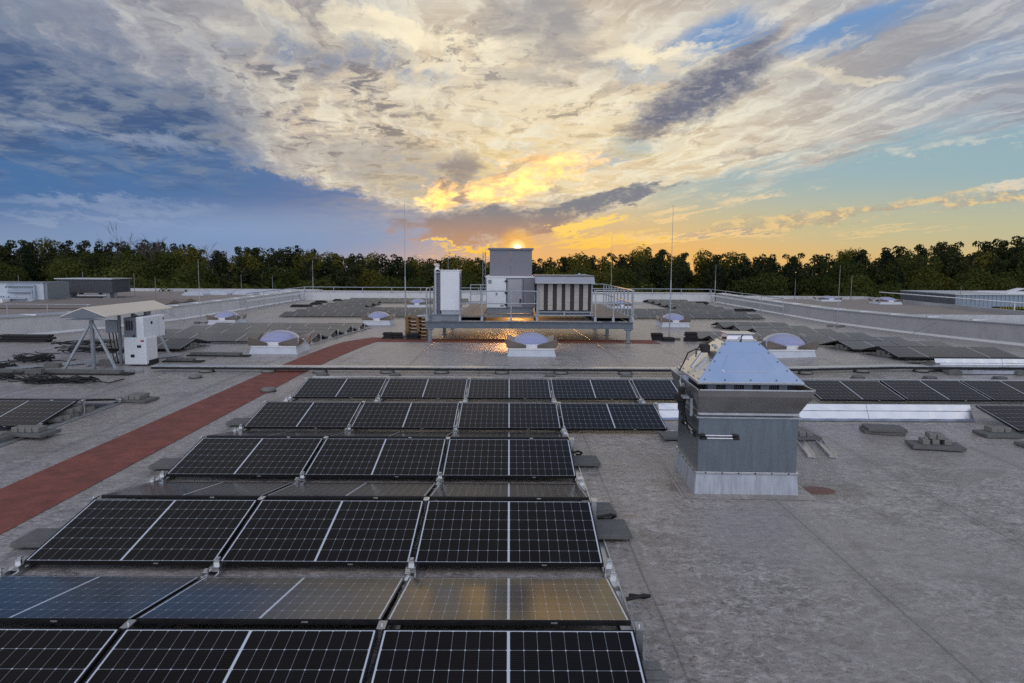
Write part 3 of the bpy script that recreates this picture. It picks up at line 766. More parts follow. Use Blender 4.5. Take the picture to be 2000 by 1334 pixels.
# guard rails by the far corners and along the far parapet
def rail_run(mb, p, q, n, h, zb, r=0.024, mid=False):
    for k in range(n + 1):
        x, y = p[0] + (q[0] - p[0]) * k / n, p[1] + (q[1] - p[1]) * k / n
        mb.tube([(x, y, zb), (x, y, h)], r, 6)
    for hh in ([h] if not mid else [h, (h + zb + 0.25) / 2]):
        mb.tube([(p[0], p[1], hh), (q[0], q[1], hh)], r, 6)
for lab, runs in (('low metal guard rail along the top of the far parapet', [((-18.6, 64.9), (18.3, 64.9), 14, 0.60, 0.10)]),
                  ('metal guard rail at the far left roof corner', [((-18.6, 50.5), (-18.6, 64.7), 4, 0.60, -0.57)]),
                  ('metal guard rail at the far right roof corner', [((18.35, 47.5), (18.35, 64.7), 4, 0.60, -0.57)])):
    t = empty('guard_rail', (0, 0, 0)); tag(t, lab, 'guard rail')
    p, q, n, h, zb = runs[0]
    for k in range(n + 1):
        x, y = p[0] + (q[0] - p[0]) * k / n, p[1] + (q[1] - p[1]) * k / n
        m_ = MB(); m_.tube([(x, y, zb), (x, y, h)], 0.03, 6); m_.build('post', M['galv'], t)
    m_ = MB(); m_.tube([(p[0], p[1], h), (q[0], q[1], h)], 0.034, 6); m_.build('handrail', M['galv'], t)
    if n < 10:
        m_ = MB(); m_.bar((p[0], p[1], (h + zb) / 2 + 0.05), (q[0], q[1], (h + zb) / 2 + 0.05), 0.04, 0.10); m_.build('knee_rail', M['white'], t)

# ------------------------------------------------------------------ solar panels
PW2, PD2 = 0.861, 0.567
TILT = math.atan2(0.20, 1.117)
def glass_mb(mb, m=0): mb.face([(-PW2 + .012, -PD2 + .011, 0.0), (PW2 - .012, -PD2 + .011, 0.0), (PW2 - .012, PD2 - .011, 0.0), (-PW2 + .012, PD2 - .011, 0.0)], m)
def frame_mb(mb, m=0):
    d = 0.036
    mb.box(-PW2, PW2, -PD2, -PD2 + .012, -d, .0022, m); mb.box(-PW2, PW2, PD2 - .012, PD2, -d, .0022, m)
    mb.box(-PW2, -PW2 + .013, -PD2 + .0121, PD2 - .0121, -d, .0018, m); mb.box(PW2 - .013, PW2, -PD2 + .0121, PD2 - .0121, -d, .0018, m)
    mb.face([(-PW2 + .012, -PD2 + .011, -.006), (-PW2 + .012, PD2 - .011, -.006), (PW2 - .012, PD2 - .011, -.006), (PW2 - .012, -PD2 + .011, -.006)], m)
panel0 = empty('solar_panel')
g = MB(); glass_mb(g); g.build('glass', M['cells'], panel0)
g = MB(); frame_mb(g); g.build('frame', M['frame'], panel0)
g = MB(); g.box(0.30, 0.345, -PD2 - .0012, -PD2 + .001, -.024, -.012); g.build('type_label', M['alu'], panel0)
g = MB(); glass_mb(g, 0); frame_mb(g, 1); panel_far0 = g.build('solar_panel', [M['cells'], M['frame']])
_first = {'near': True, 'far': True}
PIT, RIDGE0, GAPR = 2.666, 4.63, 0.13
ridge = lambda k: RIDGE0 + PIT * k
def place_panel(x, yr, facing, label, group, near):
    """x: centre; yr: y of the ridge edge of the camera-facing row"""
    dep = 1.117
    y = yr - dep / 2 if facing else yr + GAPR + dep / 2
    sl0, sl1 = zr(x, y - dep / 2), zr(x, y + dep / 2)
    z = (sl0 + sl1) / 2 + 0.20
    rx = (TILT if facing else -TILT) + math.atan2(sl1 - sl0, dep)
    src = panel0 if near else panel_far0
    key = 'near' if near else 'far'
    if _first[key]: o = src; _first[key] = False
    else: o = copy_tree(src)
    o.location = (x, y, z); o.rotation_euler = (rx + rng.gauss(0, .0012), rng.gauss(0, .0012), rng.gauss(0, .0008))
    tag(o, label, 'solar panel', group)
    return o
ORD = ['first', 'second', 'third', 'fourth', 'fifth', 'sixth', 'seventh', 'eighth', 'ninth', 'tenth', 'eleventh', 'twelfth', 'thirteenth', 'fourteenth', 'fifteenth', 'sixteenth', 'seventeenth']
def pos_word(i, n):
    if n == 1: return 'single'
    if i == 0: return 'leftmost'
    if i == n - 1: return 'rightmost'
    if n == 3: return 'middle'
    return (ORD[i] + ' from left') if i < n / 2 else (ORD[n - 1 - i] + ' from right')
def panel_row(x0, n, yr, facing, rowname, group, near, only=None):
    for i in range(n):
        if only is not None and i not in only: continue
        x = x0 + 1.755 * (i + 0.5)
        w = pos_word(i, n)
        place_panel(x, yr, facing, 'solar panel, %s in %s' % (w, rowname), group, near)
G0 = 'near solar panels'
XL = 0.885 - 1.755 * 3
rows_near = [(0, True, 'nearest dark row at the bottom of the photo'), (0, False, 'shiny row just above the nearest row, leaning away'),
             (1, True, 'second dark row facing the viewer'), (1, False, 'narrow row seen edge-on behind the second dark row'),
             (2, True, 'third dark row facing the viewer'), (2, False, 'sliver of row just behind the third dark row')]
for k, fc, nm in rows_near: panel_row(XL, 3, ridge(k), fc, nm, G0, True)
panel_row(XL, 4, ridge(3), True, 'fourth row, left of the ventilator', G0, True)
for i in range(9):
    x = XL + 1.755 * (i + .5) + (0.16 if i >= 6 else 0)
    w = pos_word(i, 5) + ' left of the ventilator' if i < 5 else pos_word(i - 5, 4) + ' right of the ventilator'
    place_panel(x, ridge(4), True, 'solar panel, %s in the row along the low rail' % w, G0, True)
panel_row(8.42, 1, ridge(3), True, 'cut-off row at the right photo edge beside the silver sheets', G0, True)
panel_row(-7.74 - 3.51, 2, ridge(3), True, 'row at the left photo edge beside the red walkway', 'left edge solar panels', True)
panel_row(-7.74 - 3.51, 2, ridge(3), False, 'row leaning away behind the left edge row', 'left edge solar panels', True, only=(1,))

GC = 'solar panels of the left field behind the canopy'
names = ['front', 'second', 'third', 'fourth', 'rear']
panel_row(-10.3 - 3.51, 2, ridge(7), True, 'front short row of the canopy field', GC, False)
panel_row(-10.3 - 3.51, 2, ridge(7), False, 'far slope of the front short row behind the canopy', GC, False, only=(1,))
for j in range(4):
    panel_row(-6.97 - 4 * 1.755, 4, ridge(8 + j), True, 'the %s row of the canopy field' % names[1 + j], GC, False)
    panel_row(-6.97 - 4 * 1.755, 4, ridge(8 + j), False, 'far slope of the %s row behind the canopy' % names[1 + j], GC, False, only=(3,))
GD = 'solar panels of the far field'
for j in range(3):
    for i in range(17):
        x = -14.1 + 1.755 * (i + .5)
        if -3.0 < x < 3.2 and j < 3: continue                      # wholly hidden by the platform housings
        side_ = 'left' if x < 0 else 'right'
        n_ = i if x < 0 else 16 - i
        place_panel(x, ridge(15 + j), True, 'small distant solar panel, %s from the %s end in the %s long far row' % (ORD[n_], side_, ('front', 'middle', 'rear')[j]), GD, False)
for j in range(3):
    panel_row(-14.1, 2, ridge(18 + j), True, 'the %s short row at far left' % ('front', 'middle', 'rear')[j], GD, False)
    panel_row(-14.1, 2, ridge(18 + j), False, 'the far slope of the %s short row at far left' % ('front', 'middle', 'rear')[j], GD, False, only=(1,))
for j in range(2):
    panel_row(-14.1, 6, ridge(21 + j), True, 'the %s of two rows under the far parapet, left' % ('front', 'rear')[j], GD, False)
for j in range(5):
    panel_row(12.3, 2, ridge(18 + j), True, 'the %s short row at far right' % names[j], GD, False)
    panel_row(12.3, 2, ridge(18 + j), False, 'the far slope of the %s short row at far right' % names[j], GD, False, only=(0,))
GF = 'solar panels of the right field'
for j in range(3):
    panel_row(10.75, 2, ridge(10 + j), True, 'the %s of three short rows rearmost in the right field' % ('front', 'middle', 'rear')[j], GF, False)
    panel_row(10.75, 2, ridge(10 + j), False, 'the far slope of the %s short row rearmost at right' % ('front', 'middle', 'rear')[j], GF, False, only=(0,))
for j in range(2):
    panel_row(7.35, 4, ridge(8 + j), True, 'the %s of two long rows in the right field' % ('front', 'rear')[j], GF, False)
    panel_row(7.35, 4, ridge(8 + j), False, 'the far slope of the %s long row at right' % ('front', 'rear')[j], GF, False, only=(0,))
for j, y in enumerate((21.07, 23.73)):
    panel_row(11.03, 2, y, True, 'the %s short row nearest the ventilator in the right field' % ('front', 'rear')[j], GF, False)
    panel_row(11.03, 2, y, False, 'the far slope of the %s short row near the ventilator' % ('front', 'rear')[j], GF, False, only=(0,))
panel_row(11.03, 2, 18.4, False, 'the row leaning away behind the right corrugated deflectors', GF, False)

# base rails with clamps under the near block
def clamp_low(mb, x, y, z):
    mb.obox((x, y, z + .02), (.09, .08, .04)); mb.obox((x, y + .03, z + .055), (.05, .025, .045)); mb.obox((x, y + .055, z + .088), (.034, .035, .012))
def clamp_high(mb, x, y, z):
    mb.obox((x, y, z + .13), (.05, .04, .24)); mb.obox((x, y, z + .262), (.06, .12, .012)); mb.tube([(x, y, z + .26), (x, y, z + .285)], .008, 6)
def base_rail(x, y0, y1, ridges, label, group, first_low=True):
    t = empty('mounting_rail', (x, y0, zr(x, y0)), 0, math.atan2(zr(x, y1) - zr(x, y0), y1 - y0)); tag(t, label, 'mounting rail', group)
    m_ = MB(); L_ = y1 - y0
    m_.box(-.055, .055, 0, L_, 0.008, 0.014); m_.box(-.055, -.043, 0, L_, 0.0142, 0.042); m_.box(.043, .055, 0, L_, 0.0142, 0.042)
    m_.build('channel', M['alu'], t)
    for r_ in ridges:
        if y0 < r_ - 1.17 < y1:
            m_ = MB(); clamp_low(m_, 0, r_ - 1.117 - y0 - .03, 0.04); m_.build('low_clamp', M['alu'], t)
        m_ = MB(); clamp_high(m_, 0, r_ + GAPR / 2 - y0, 0.03); m_.build('ridge_bracket', M['alu'], t)
        if y0 < r_ + GAPR + 1.14 < y1:
            m_ = MB(); clamp_low(m_, 0, r_ + GAPR + 1.117 - y0 + .02, 0.04); m_.build('low_clamp', M['alu'], t)
GR = 'rails under the near solar panels'
for k, nm in enumerate(('at the right end', 'right of the middle column', 'left of the middle column', 'at the left end')):
    base_rail(0.885 - 1.755 * k + (0.03 if k == 0 else -0.03 if k == 3 else 0), 3.2, 15.6, [ridge(i) for i in range(5)], 'long aluminium channel under the near solar rows, %s' % nm, GR)
base_rail(2.67, 11.3, 15.6, [ridge(3), ridge(4)], 'short aluminium channel left behind the ventilator under two rows', GR)
base_rail(-7.70, 9.9, 14.3, [ridge(3)], 'aluminium channel at the right end of the left edge panels', GR)
base_rail(-6.92, 24.4, 35.3, [ridge(8 + j) for j in range(4)], 'aluminium channel along the stepped right end of the canopy field', GR)

# ------------------------------------------------------------------ roof ventilator (near right)
vt = empty('roof_ventilator', (2.93, 9.06, 0), R(-2)); tag(vt, 'big silver roof ventilator with pyramid hood standing beside the near panels', 'roof ventilator')
def sq(h, z, hy=None, cx=0.0, cy=0.0):
    hy = h if hy is None else hy
    return [(cx - h, cy - hy, z), (cx + h, cy - hy, z), (cx + h, cy + hy, z), (cx - h, cy + hy, z)]
M['flashing'] = mat('base_flashing', (0.42, 0.46, 0.52), 0.45, 0.15, 0.22, 7, 0.06, 12, 0.1, stretch=(3.2, 3.2, 0.25), dirt=(0.24, 0.235, 0.24), dscale=2.4)
M['casing'] = mat('casing_sheet', (0.205, 0.245, 0.275), 0.34, 0.8, 0.09, 6, 0.03, 4, 0.08, stretch=(2.2, 2.2, 0.35))
M['hood'] = mat('hood_sheet', (0.60, 0.63, 0.68), 0.24, 0.9, 0.04, 2.5, 0.0, 2.5, 0.04)
M['collar'] = mat('collar_sheet', (0.40, 0.39, 0.39), 0.34, 0.85, 0.10, 3, 0.05, 3, 0.06)
b = MB(); b.frustum(sq(.635, -.01), sq(.608, .255)); b.build('base_flashing', M['flashing'], vt, .008)
b = MB(); b.frustum(sq(.80, .003), sq(.78, .008)); b.build('membrane_skirt', M['roof'], vt)
b = MB(); b.box(-.622, .622, -.622, .622, .2555, .283); b.build('clamping_strip', M['alu'], vt, .003)
b = MB()
for k in range(6):
    for s_ in (-1,):
        b.obox((-.5 + .2 * k, -.6245, .270), (.016, .008, .016)); b.obox((-.6245, -.5 + .2 * k, .270), (.008, .016, .016))
b.build('rivets', M['black'], vt)
b = MB(); b.box(-.60, .60, -.60, .60, .2835, .945); b.build('casing', M['casing'], vt, .006)
b = MB(); b.box(-.63, .63, -.63, .63, .9455, .965); b.build('casing_flange', M['galv'], vt, .003)
b = MB(); b.box(-.55, .55, -.55, .55, .9655, 1.03); b.build('neck', M['slate'], vt)
b = MB(); b.box(-.60, .60, -.612, -.585, .985, 1.012); b.box(-.612, -.585, -.58, .60, .985, 1.012); b.build('collar_rail', M['alu'], vt)
# flared wind collar, open at the top
b = MB(); bt = [(-.60, -.60, 1.013), (.60, -.60, 1.013), (.60, .60, 1.013), (-.60, .60, 1.013)]
mdl = [(-.665, -.82, 1.25), (.665, -.82, 1.25), (.665, .82, 1.25), (-.665, .82, 1.25)]
tp = [(-.675, -.85, 1.335), (.675, -.85, 1.335), (.675, .85, 1.335), (-.675, .85, 1.335)]
ins = lambda P_, d: [(x - d * (1 if x > 0 else -1), y - d * (1 if y > 0 else -1), z) for x, y, z in P_]
vs = bt + mdl + tp + ins(tp, .006) + ins(mdl, .006) + ins(bt, .006)
fs = [(r * 4 + k, r * 4 + (k + 1) % 4, (r + 1) * 4 + (k + 1) % 4, (r + 1) * 4 + k) for r in range(5) for k in range(4)]
b.raw(vs, fs); b.build('wind_collar', M['collar'], vt)
b = MB(); b.box(-.66, .66, -.862, -.848, 1.328, 1.342); b.box(-.688, -.674, -.84, .84, 1.328, 1.342); b.box(.674, .688, -.84, .84, 1.328, 1.342); b.build('collar_lip', M['alu'], vt)
b = MB(); b.box(-.50, .50, -.50, .50, 1.031, 1.37); b.build('inner_grille', M['black'], vt)
b = MB()
for x in (-.44, -.22, .0, .2, .42): b.box(x - .05, x + .05, -.53, -.502, 1.035, 1.36)
for x in [-.5 + .025 * k for k in range(41)]: b.box(x - .002, x + .002, -.506, -.5005, 1.2, 1.36)
b.build('inner_fins', M['galv_dull'], vt)
# pyramid hood
hb, ht = sq(.635, 1.395), sq(.215, 1.835, .20, -.01, .0)
b = MB(); b.frustum(sq(.635, 1.362), sq(.635, 1.3945)); b.raw(hb + ht, [(0, 1, 5, 4), (1, 2, 6, 5), (2, 3, 7, 6), (3, 0, 4, 7), (4, 5, 6, 7)])
b.build('hood', M['hood'], vt, .004)
def face_pt(u, s, side_='front', out=.0):
    """point on a sloping hood face: u across -1..1, s up 0..1"""
    if side_ == 'front':
        x = u * (.635 + (.215 - .635) * s) - .01 * s; y = -.635 + (.635 - .20) * s
        n_ = Vector((0, -.44, .435)).normalized()
    else:
        y = u * (.635 + (.20 - .635) * s); x = -.635 + (.635 - .225) * s
        n_ = Vector((-.44, 0, .41)).normalized()
    return Vector((x, y, 1.395 + .44 * s)) + n_ * out
b = MB()
pts = [(-.62, .30), (-.55, .24), (.55, .24), (.62, .30), (.60, .66), (.50, .73), (-.50, .73), (-.60, .66)]
lo_ = [face_pt(u, s, 'front', -.001) for u, s in pts]; hi_ = [face_pt(u * .985, s + (.004 if s < .4 else -.004), 'front', .004) for u, s in pts]
b.raw(lo_ + hi_, [tuple(range(8, 16))] + [(k, (k + 1) % 8, 8 + (k + 1) % 8, 8 + k) for k in range(8)]); b.build('embossed_panel', M['hood'], vt, .002)
b = MB()
for sd in ('front', 'left'):
    for u in (-.9, .9):
        for s in (.06, .28, .5, .72, .94): b.obox(face_pt(u, s, sd, .003), (.016, .016, .016))
    for u in (-.5, 0, .5): b.obox(face_pt(u, .05, sd, .003), (.016, .016, .016))
b.build('hood_screws', M['galv_dull'], vt)
b = MB(); b.box(-.20, .19, -.17, .17, 1.8355, 1.86); b.frustum(sq(.17, 1.8605, .14, -.01), sq(.15, 1.925, .12, -.01)); b.box(-.19, .17, -.16, .16, 1.9255, 1.94)
b.build('cap', M['hood'], vt, .003)
b = MB(); b.tube([(-.01, -.18, 1.83), (-.01, -.19, 1.90), (.01, -.19, 1.92)], .008, 6); b.obox((-.17, -.10, 1.875), (.10, .05, .025)); b.build('lifting_eye', M['black'], vt)
# actuator on the left hood face
b = MB(); b.bar(face_pt(-.12, .16, 'left', .03), face_pt(-.05, .60, 'left', .055), .035); b.bar(face_pt(-.02, .20, 'left', .02), face_pt(.03, .55, 'left', .03), .018)
b.build('actuator_rod', M['alu'], vt, .004)
b = MB(); c_ = face_pt(-.06, .66, 'left', .065); b.obox(c_, (.10, .11, .10), 0, 0); b.obox(c_ + Vector((-.02, .0, .03)), (.11, .09, .06)); b.build('actuator_motor', M['black'], vt, .008)
b = MB(); b.obox(face_pt(-.16, .82, 'left', .02), (.04, .05, .03)); b.build('actuator_bracket', M['galv'], vt)
b = MB()
b.tube([face_pt(.05, .60, 'left', .05), face_pt(.22, .52, 'left', .12), face_pt(.34, .36, 'left', .14), face_pt(.34, .14, 'left', .08), face_pt(.22, -.06, 'left', .06)], .009, 6)
b.tube([face_pt(-.02, .58, 'left', .06), face_pt(.16, .60, 'left', .12), face_pt(.22, .50, 'left', .10), face_pt(.16, .40, 'left', .05)], .008, 6)
b.build('cable', M['rubber'], vt)
# switch box, conduit and cable loop on the left side
b = MB(); b.obox((-.75, -.22, 1.13), (.13, .12, .10)); b.obox((-.73, -.20, 1.03), (.08, .10, .14)); b.obox((-.74, -.24, 1.23), (.07, .07, .07)); b.build('switch_box', M['black'], vt, .01)
b = MB(); b.obox((-.72, -.34, 1.16), (.08, .16, .03)); b.obox((-.70, -.10, 1.12), (.04, .05, .34)); b.obox((-.665, -.46, 1.05), (.03, .05, .22)); b.tube([(-.72, -.14, 1.23), (-.74, -.10, 1.32), (-.70, -.02, 1.36)], .012, 6); b.build('switch_bracket', M['galv'], vt, .003)
b = MB(); b.tube([(-.72 + .02 * math.sin(3 * a), -.22 + .09 * math.cos(a), .88 + .09 * math.sin(a)) for a in [2 * math.pi * k / 20 for k in range(18)]], .011, 6)
b.tube([(-.72, -.22, .98), (-.70, -.24, .80), (-.66, -.26, .74), (-.63, -.30, .70)], .011, 6); b.tube([(-.70, -.16, 1.0), (-.66, -.15, .86), (-.635, -.15, .72)], .010, 6); b.build('cable_loop', M['rubber'], vt)
for p_, q_, nm in (((-.52, -.625, .735), (-.20, -.625, .735), 0), ((-.50, -.625, .700), (-.19, -.625, .700), 0), ((-.625, -.42, .74), (-.625, .05, .74), 1), ((-.625, -.46, .71), (-.625, .02, .71), 1)):
    b = MB(); b.tube([p_, q_], .013, 10); s_ = b.build('gas_strut', M['alu'], vt)
    d = (Vector(q_) - Vector(p_)).normalized()
    for e, k in ((p_, -1), (q_, 1)):
        b = MB(); b.tube([Vector(e) + d * k * .002, Vector(e) + d * k * .06], .017, 8); b.obox(Vector(e) + d * k * .07 + Vector((0, .01, -.004)), (.03, .025, .025)); b.build('end_fitting', M['black'], s_)

# ------------------------------------------------------------------ skylights
sk0 = empty('dome_skylight')
b = MB(); b.frustum(sq(.755, -.03), sq(.685, .205)); b.build('curb', M['curb'], sk0, .006)
b = MB(); b.box(-.70, .70, -.70, .70, .2055, .255); b.box(-.64, .64, -.64, .64, .2552, .31); b.box(-.60, .60, -.60, .60, .3102, .36); b.build('frame', M['white'], sk0, .006)
b = MB(); prof = [(.575 * math.cos(a), .355 + .33 * math.sin(a)) for a in [math.pi / 2 * k / 12 for k in range(13)]]; prof[-1] = (.003, prof[-1][1])
n = 32; vs = []
for r_, z in prof:
    sq_ = 1 - r_ / .575
    for k in range(n):
        a = 2 * math.pi * k / n
        e = 1.0 / max(abs(math.cos(a)), abs(math.sin(a))) ** (.55 * (1 - sq_))
        vs.append((r_ * e * math.cos(a), r_ * e * math.sin(a), z))
b.raw(vs, [(i * n + k, i * n + (k + 1) % n, (i + 1) * n + (k + 1) % n, (i + 1) * n + k) for i in range(12) for k in range(n)], 0, True)
b.build('dome', M['dome'], sk0)
for sx_, sy_ in ((-1, -1), (1, -1), (1, 1), (-1, 1)):
    b = MB(); th = .004
    def plate(x0, x1, y0, y1, h0, h1):
        # upright plate from corner (h0 high) to its inner end (h1 high)
        zb = .262; d = Vector((x1 - x0, y1 - y0, 0)).normalized(); nn = Vector((-d.y, d.x, 0)) * th
        A = [Vector((x0, y0, zb)), Vector((x1, y1, zb)), Vector((x1, y1, zb + h1)), Vector((x0, y0, zb + h0))]
        lean = Vector((sx_ * .05 * abs(d.y), sy_ * .05 * abs(d.x), 0))
        A[2] += lean; A[3] += lean
        b.raw([p + nn for p in A] + [p - nn for p in A], [(0, 1, 2, 3), (4, 7, 6, 5), (0, 4, 5, 1), (1, 5, 6, 2), (2, 6, 7, 3), (3, 7, 4, 0)])
    plate(sx_ * .76, sx_ * .17, sy_ * .705, sy_ * .705, .27, .10)
    plate(sx_ * .76, sx_ * .76, sy_ * .70, sy_ * .17, .27, .10)
    b.build('wind_deflector', M['fin'], sk0)
SKY = [(0.69, 22.2, 'pale blue dome skylight in front of the steel platform'), (-7.26, 22.5, 'pale blue dome skylight left of the red walkway, nearest on that side'),
       (8.42, 21.7, 'pale blue dome skylight just behind the pyramid ventilator'), (-7.0, 38.2, 'dome skylight between canopy field and pallets, left of the platform'),
       (-15.0, 37.8, 'dome skylight near the left parapet behind the canopy field'), (8.75, 37.9, 'dome skylight beside the right lightning rod'),
       (-7.0, 54.6, 'small distant dome skylight left of the platform cabinet'), (8.5, 54.4, 'small distant dome skylight seen through the right platform railing')]
for i, (x, y, lb) in enumerate(SKY):
    o = sk0 if i == 0 else copy_tree(sk0)
    o.location = (x, y, zr(x, y)); tag(o, lb, 'skylight', 'dome skylights on the roof')

# ------------------------------------------------------------------ steel platform with its air units
pl = empty('steel_platform', (0.75, 30.7, zr(0, 30.7))); tag(pl, 'raised galvanised steel platform on legs with railings, carrying air units', 'steel platform')
def pb(name, m_, mb, bevel=0.0): return mb.build(name, m_, pl, bevel, world=True)
def ibeam(mb, p, q, h, w=.14, tf=.018):
    p, q = Vector(p), Vector(q); up_ = Vector((0, 0, 1))
    mb.bar(p, q, .016, h - 2 * tf - .002)
    mb.bar(p + up_ * (h / 2 - tf / 2), q + up_ * (h / 2 - tf / 2), w, tf); mb.bar(p - up_ * (h / 2 - tf / 2), q - up_ * (h / 2 - tf / 2), w, tf)
for y in (26.45, 30.7, 35.0):
    b = MB(); ibeam(b, (-3.12, y, .525), (4.62, y, .525), .25, .16); pb('main_beam', M['steel_blue'], b)
for x in (-2.95, -1.85, -.95, 1.05, 3.2, 4.5):
    b = MB(); ibeam(b, (x, 26.56, .735), (x, 35.0, .735), .16, .10); pb('cross_beam', M['steel_blue'], b)
b = MB(); b.box(-2.9, 4.4, 26.7, 34.9, .655, .668); pb('shade_plate', M['slate'], b)  # added solid plate that keeps the underside of the platform dark
b = MB(); ibeam(b, (-3.05, 26.62, .78), (-1.88, 26.62, .78), .24, .14); pb('upper_beam', M['galv_dull'], b)
for x, y in ((-2.95, 26.45), (4.45, 26.45), (-2.8, 30.7), (4.25, 30.7), (-2.8, 35.0), (4.25, 35.0)):
    z0 = zr(0, y)
    b = MB(); b.bar((x, y, z0 + .012), (x, y, .39), .13); b.box(x - .13, x + .13, y - .13, y + .13, z0 - .01, z0 + .012); b.box(x - .16, x + .16, y - .11, y + .11, .375, .399)
    b.prism([(x - .16, .372), (x - .065, .30), (x + .065, .30), (x + .16, .372)], 'y', y - .02, y + .02)
    pb('leg', M['galv_dull'], b)
M['grating'] = mat('deck_grating', (0.22, 0.20, 0.18), 0.5, 0.35, 0.2, 12, 0.3, 60, 0.1)
for x0, x1, y0, y1 in ((-1.84, -.96, 26.6, 34.9), (-.94, 1.04, 26.5, 27.95), (3.22, 4.5, 26.6, 34.9)):
    b = MB(); b.box(x0, x1, y0, y1, .817, .85); b.box(x0, x1, y0 - .012, y0 - .002, .80, .87); pb('deck', M['grating'], b)
def railing(pts, zt, mids, posts, zb=.68):
    for x, y in posts:
        b = MB(); b.tube([(x, y, zb), (x, y, zt)], .024, 8); b.box(x - .045, x + .045, y - .03, y + .03, zb - .02, zb + .16); pb('rail_post', M['galv'], b)
    for z in [zt] + mids:
        b = MB(); b.tube([(x, y, z) for x, y in pts], .021, 8); pb('rail', M['galv'], b)
railing([(-1.83, 26.38), (1.03, 26.38)], 1.79, [1.33], [(-1.83, 26.38), (-1.01, 26.38), (.07, 26.38), (1.03, 26.38)])
railing([(3.2, 26.38), (4.64, 26.38), (4.64, 35.0), (3.2, 35.0)], 1.83, [1.35], [(3.2, 26.38), (3.87, 26.38), (4.60, 26.38)] + [(4.64, 26.9 + .9 * k) for k in range(10)])
railing([(-3.1, 26.7), (-3.1, 29.2)], 1.85, [1.36], [(-3.1, 26.7), (-3.1, 27.9), (-3.1, 29.2)], .66)
railing([(-1.9, 35.0), (-.9, 35.0)], 1.76, [1.30], [(-1.9, 35.0), (-1.4, 35.0), (-.9, 35.0)])

def unit(name, loc, label, cat):
    t = empty(name, loc); tag(t, label, cat); return t, (lambda nm, m_, mb, bev=0.0, par=None: mb.build(nm, m_, par or t, bev, world=(par is None)))
t, ub = unit('switch_cabinet', (-2.21, 27.1, .90), 'tall white cabinet at the left end of the steel platform', 'cabinet')
b = MB(); b.box(-2.54, -1.88, 26.62, 27.55, .902, 1.04); ub('plinth', M['galv'], b)
b = MB(); b.box(-2.57, -1.86, 26.58, 27.6, 1.041, 2.52); ub('body', M['white_coat'], b, .012)
b = MB(); b.box(-2.555, -1.875, 26.562, 26.578, 1.06, 2.50); ub('door', M['white_coat'], b, .006)
b = MB(); b.box(-2.60, -1.83, 26.56, 27.63, 2.521, 2.55); ub('roof_plate', M['white'], b, .006)
b = MB()
for x, y in ((-2.5, 26.66), (-1.93, 26.66), (-2.05, 26.6)): b.tube([(x, y, 2.55), (x, y, 2.59)], .02, 8)
ub('lifting_eye', M['galv'], b)
b = MB(); b.box(-1.859, -1.84, 26.7, 27.4, 1.15, 2.4); b.box(-1.859, -1.80, 26.66, 26.70, 2.28, 2.42); b.tube([(-1.83, 26.62, 1.15), (-1.78, 26.6, 1.25)], .03, 8); ub('side_hinges', M['slate'], b)
t, ub = unit('pipe_riser', (-2.76, 26.66, .9), 'grey riser pipe with bright top fittings left of the tall white cabinet', 'pipe')
b = MB(); b.tube([(-2.76, 26.66, .90), (-2.76, 26.66, 2.56)], .05, 12); b.tube([(-2.76, 26.66, 2.46), (-2.6, 26.68, 2.46)], .035, 10); ub('pipe', M['galv'], b)
b = MB(); b.lathe((-2.70, 26.72, 2.56), [(.10, 0), (.10, .03), (.07, .03), (.07, .14), (.10, .14), (.10, .17)], 14)
for k in range(4): b.tube([(-2.78 + .05 * k, 26.66, 2.70), (-2.78 + .05 * k, 26.66, 2.79)], .012, 6)
ub('flange', M['white'], b)
b = MB(); b.box(-2.72, -2.59, 26.74, 27.4, .902, 2.44)
for k in range(6): b.box(-2.725, -2.585, 26.725, 26.74, 1.0 + .24 * k, 1.03 + .24 * k)
ub('cooling_fins', M['slate'], b)

t, ub = unit('air_handling_unit', (.04, 29.4, .85), 'central grey air unit with white door and tall tower, sun on its top edge', 'air unit')
b = MB(); b.box(-.86, .95, 28.06, 31, .852, 1.06); ub('base_frame', M['galv_dull'], b)
b = MB(); b.box(-.91, 1.0, 28.02, 31, 1.061, 2.245); ub('body', M['hood_grey'], b, .01)
b = MB(); b.box(-.94, 1.03, 27.99, 31.03, 2.246, 2.31); ub('top_rim', M['white'], b, .006)
b = MB(); b.box(-.895, -.13, 27.985, 28.018, 1.075, 2.235); dr = ub('white_door', M['white_coat'], b, .008)
b = MB()
for z in (1.2, 1.66, 2.12):
    b.obox((-.13 - .04, 29.4 - 29.4 + 27.965 - 29.4, z - .85), (.10, .05, .07))
hg = b.build('hinge', M['black'], dr, .006); hg.location = (0, 0, 0)
b = MB(); b.obox((-.76 - .04, 27.975 - 29.4, 2.10 - .85), (.12, .02, .14)); b.obox((-.28 - .04, 27.975 - 29.4, 1.16 - .85), (.13, .02, .06)); b.obox((-.5 - .04, 27.97 - 29.4, 1.62 - .85), (.05, .03, .10)); b.build('fittings', M['galv_dull'], dr)
b = MB(); b.box(-.10, .53, 27.99, 28.018, 1.08, 2.22); b.box(-.10, -.06, 27.972, 27.989, 1.08, 2.22); b.box(.50, .53, 27.972, 27.989, 1.08, 2.22); ub('door_frame', M['galv_dull'], b)
b = MB(); b.box(-.05, .49, 27.975, 27.988, 1.12, 2.18); gd = ub('grey_door', M['hood_light'], b)
b = MB(); b.obox((.43 - .04, 27.94 - 29.4, 1.35 - .85), (.05, .07, .16)); b.build('handle', M['black'], gd, .008)
b = MB(); b.box(.56, .98, 27.99, 28.018, 1.08, 2.22); ub('side_panel', M['hood_grey'], b, .006)
for x0, x1 in ((-.78, .052), (.058, .89)):
    b = MB(); b.box(x0, x1, 28.3, 30.1, 2.311, 3.34); ub('tower_panel', M['hood_grey'], b, .004)
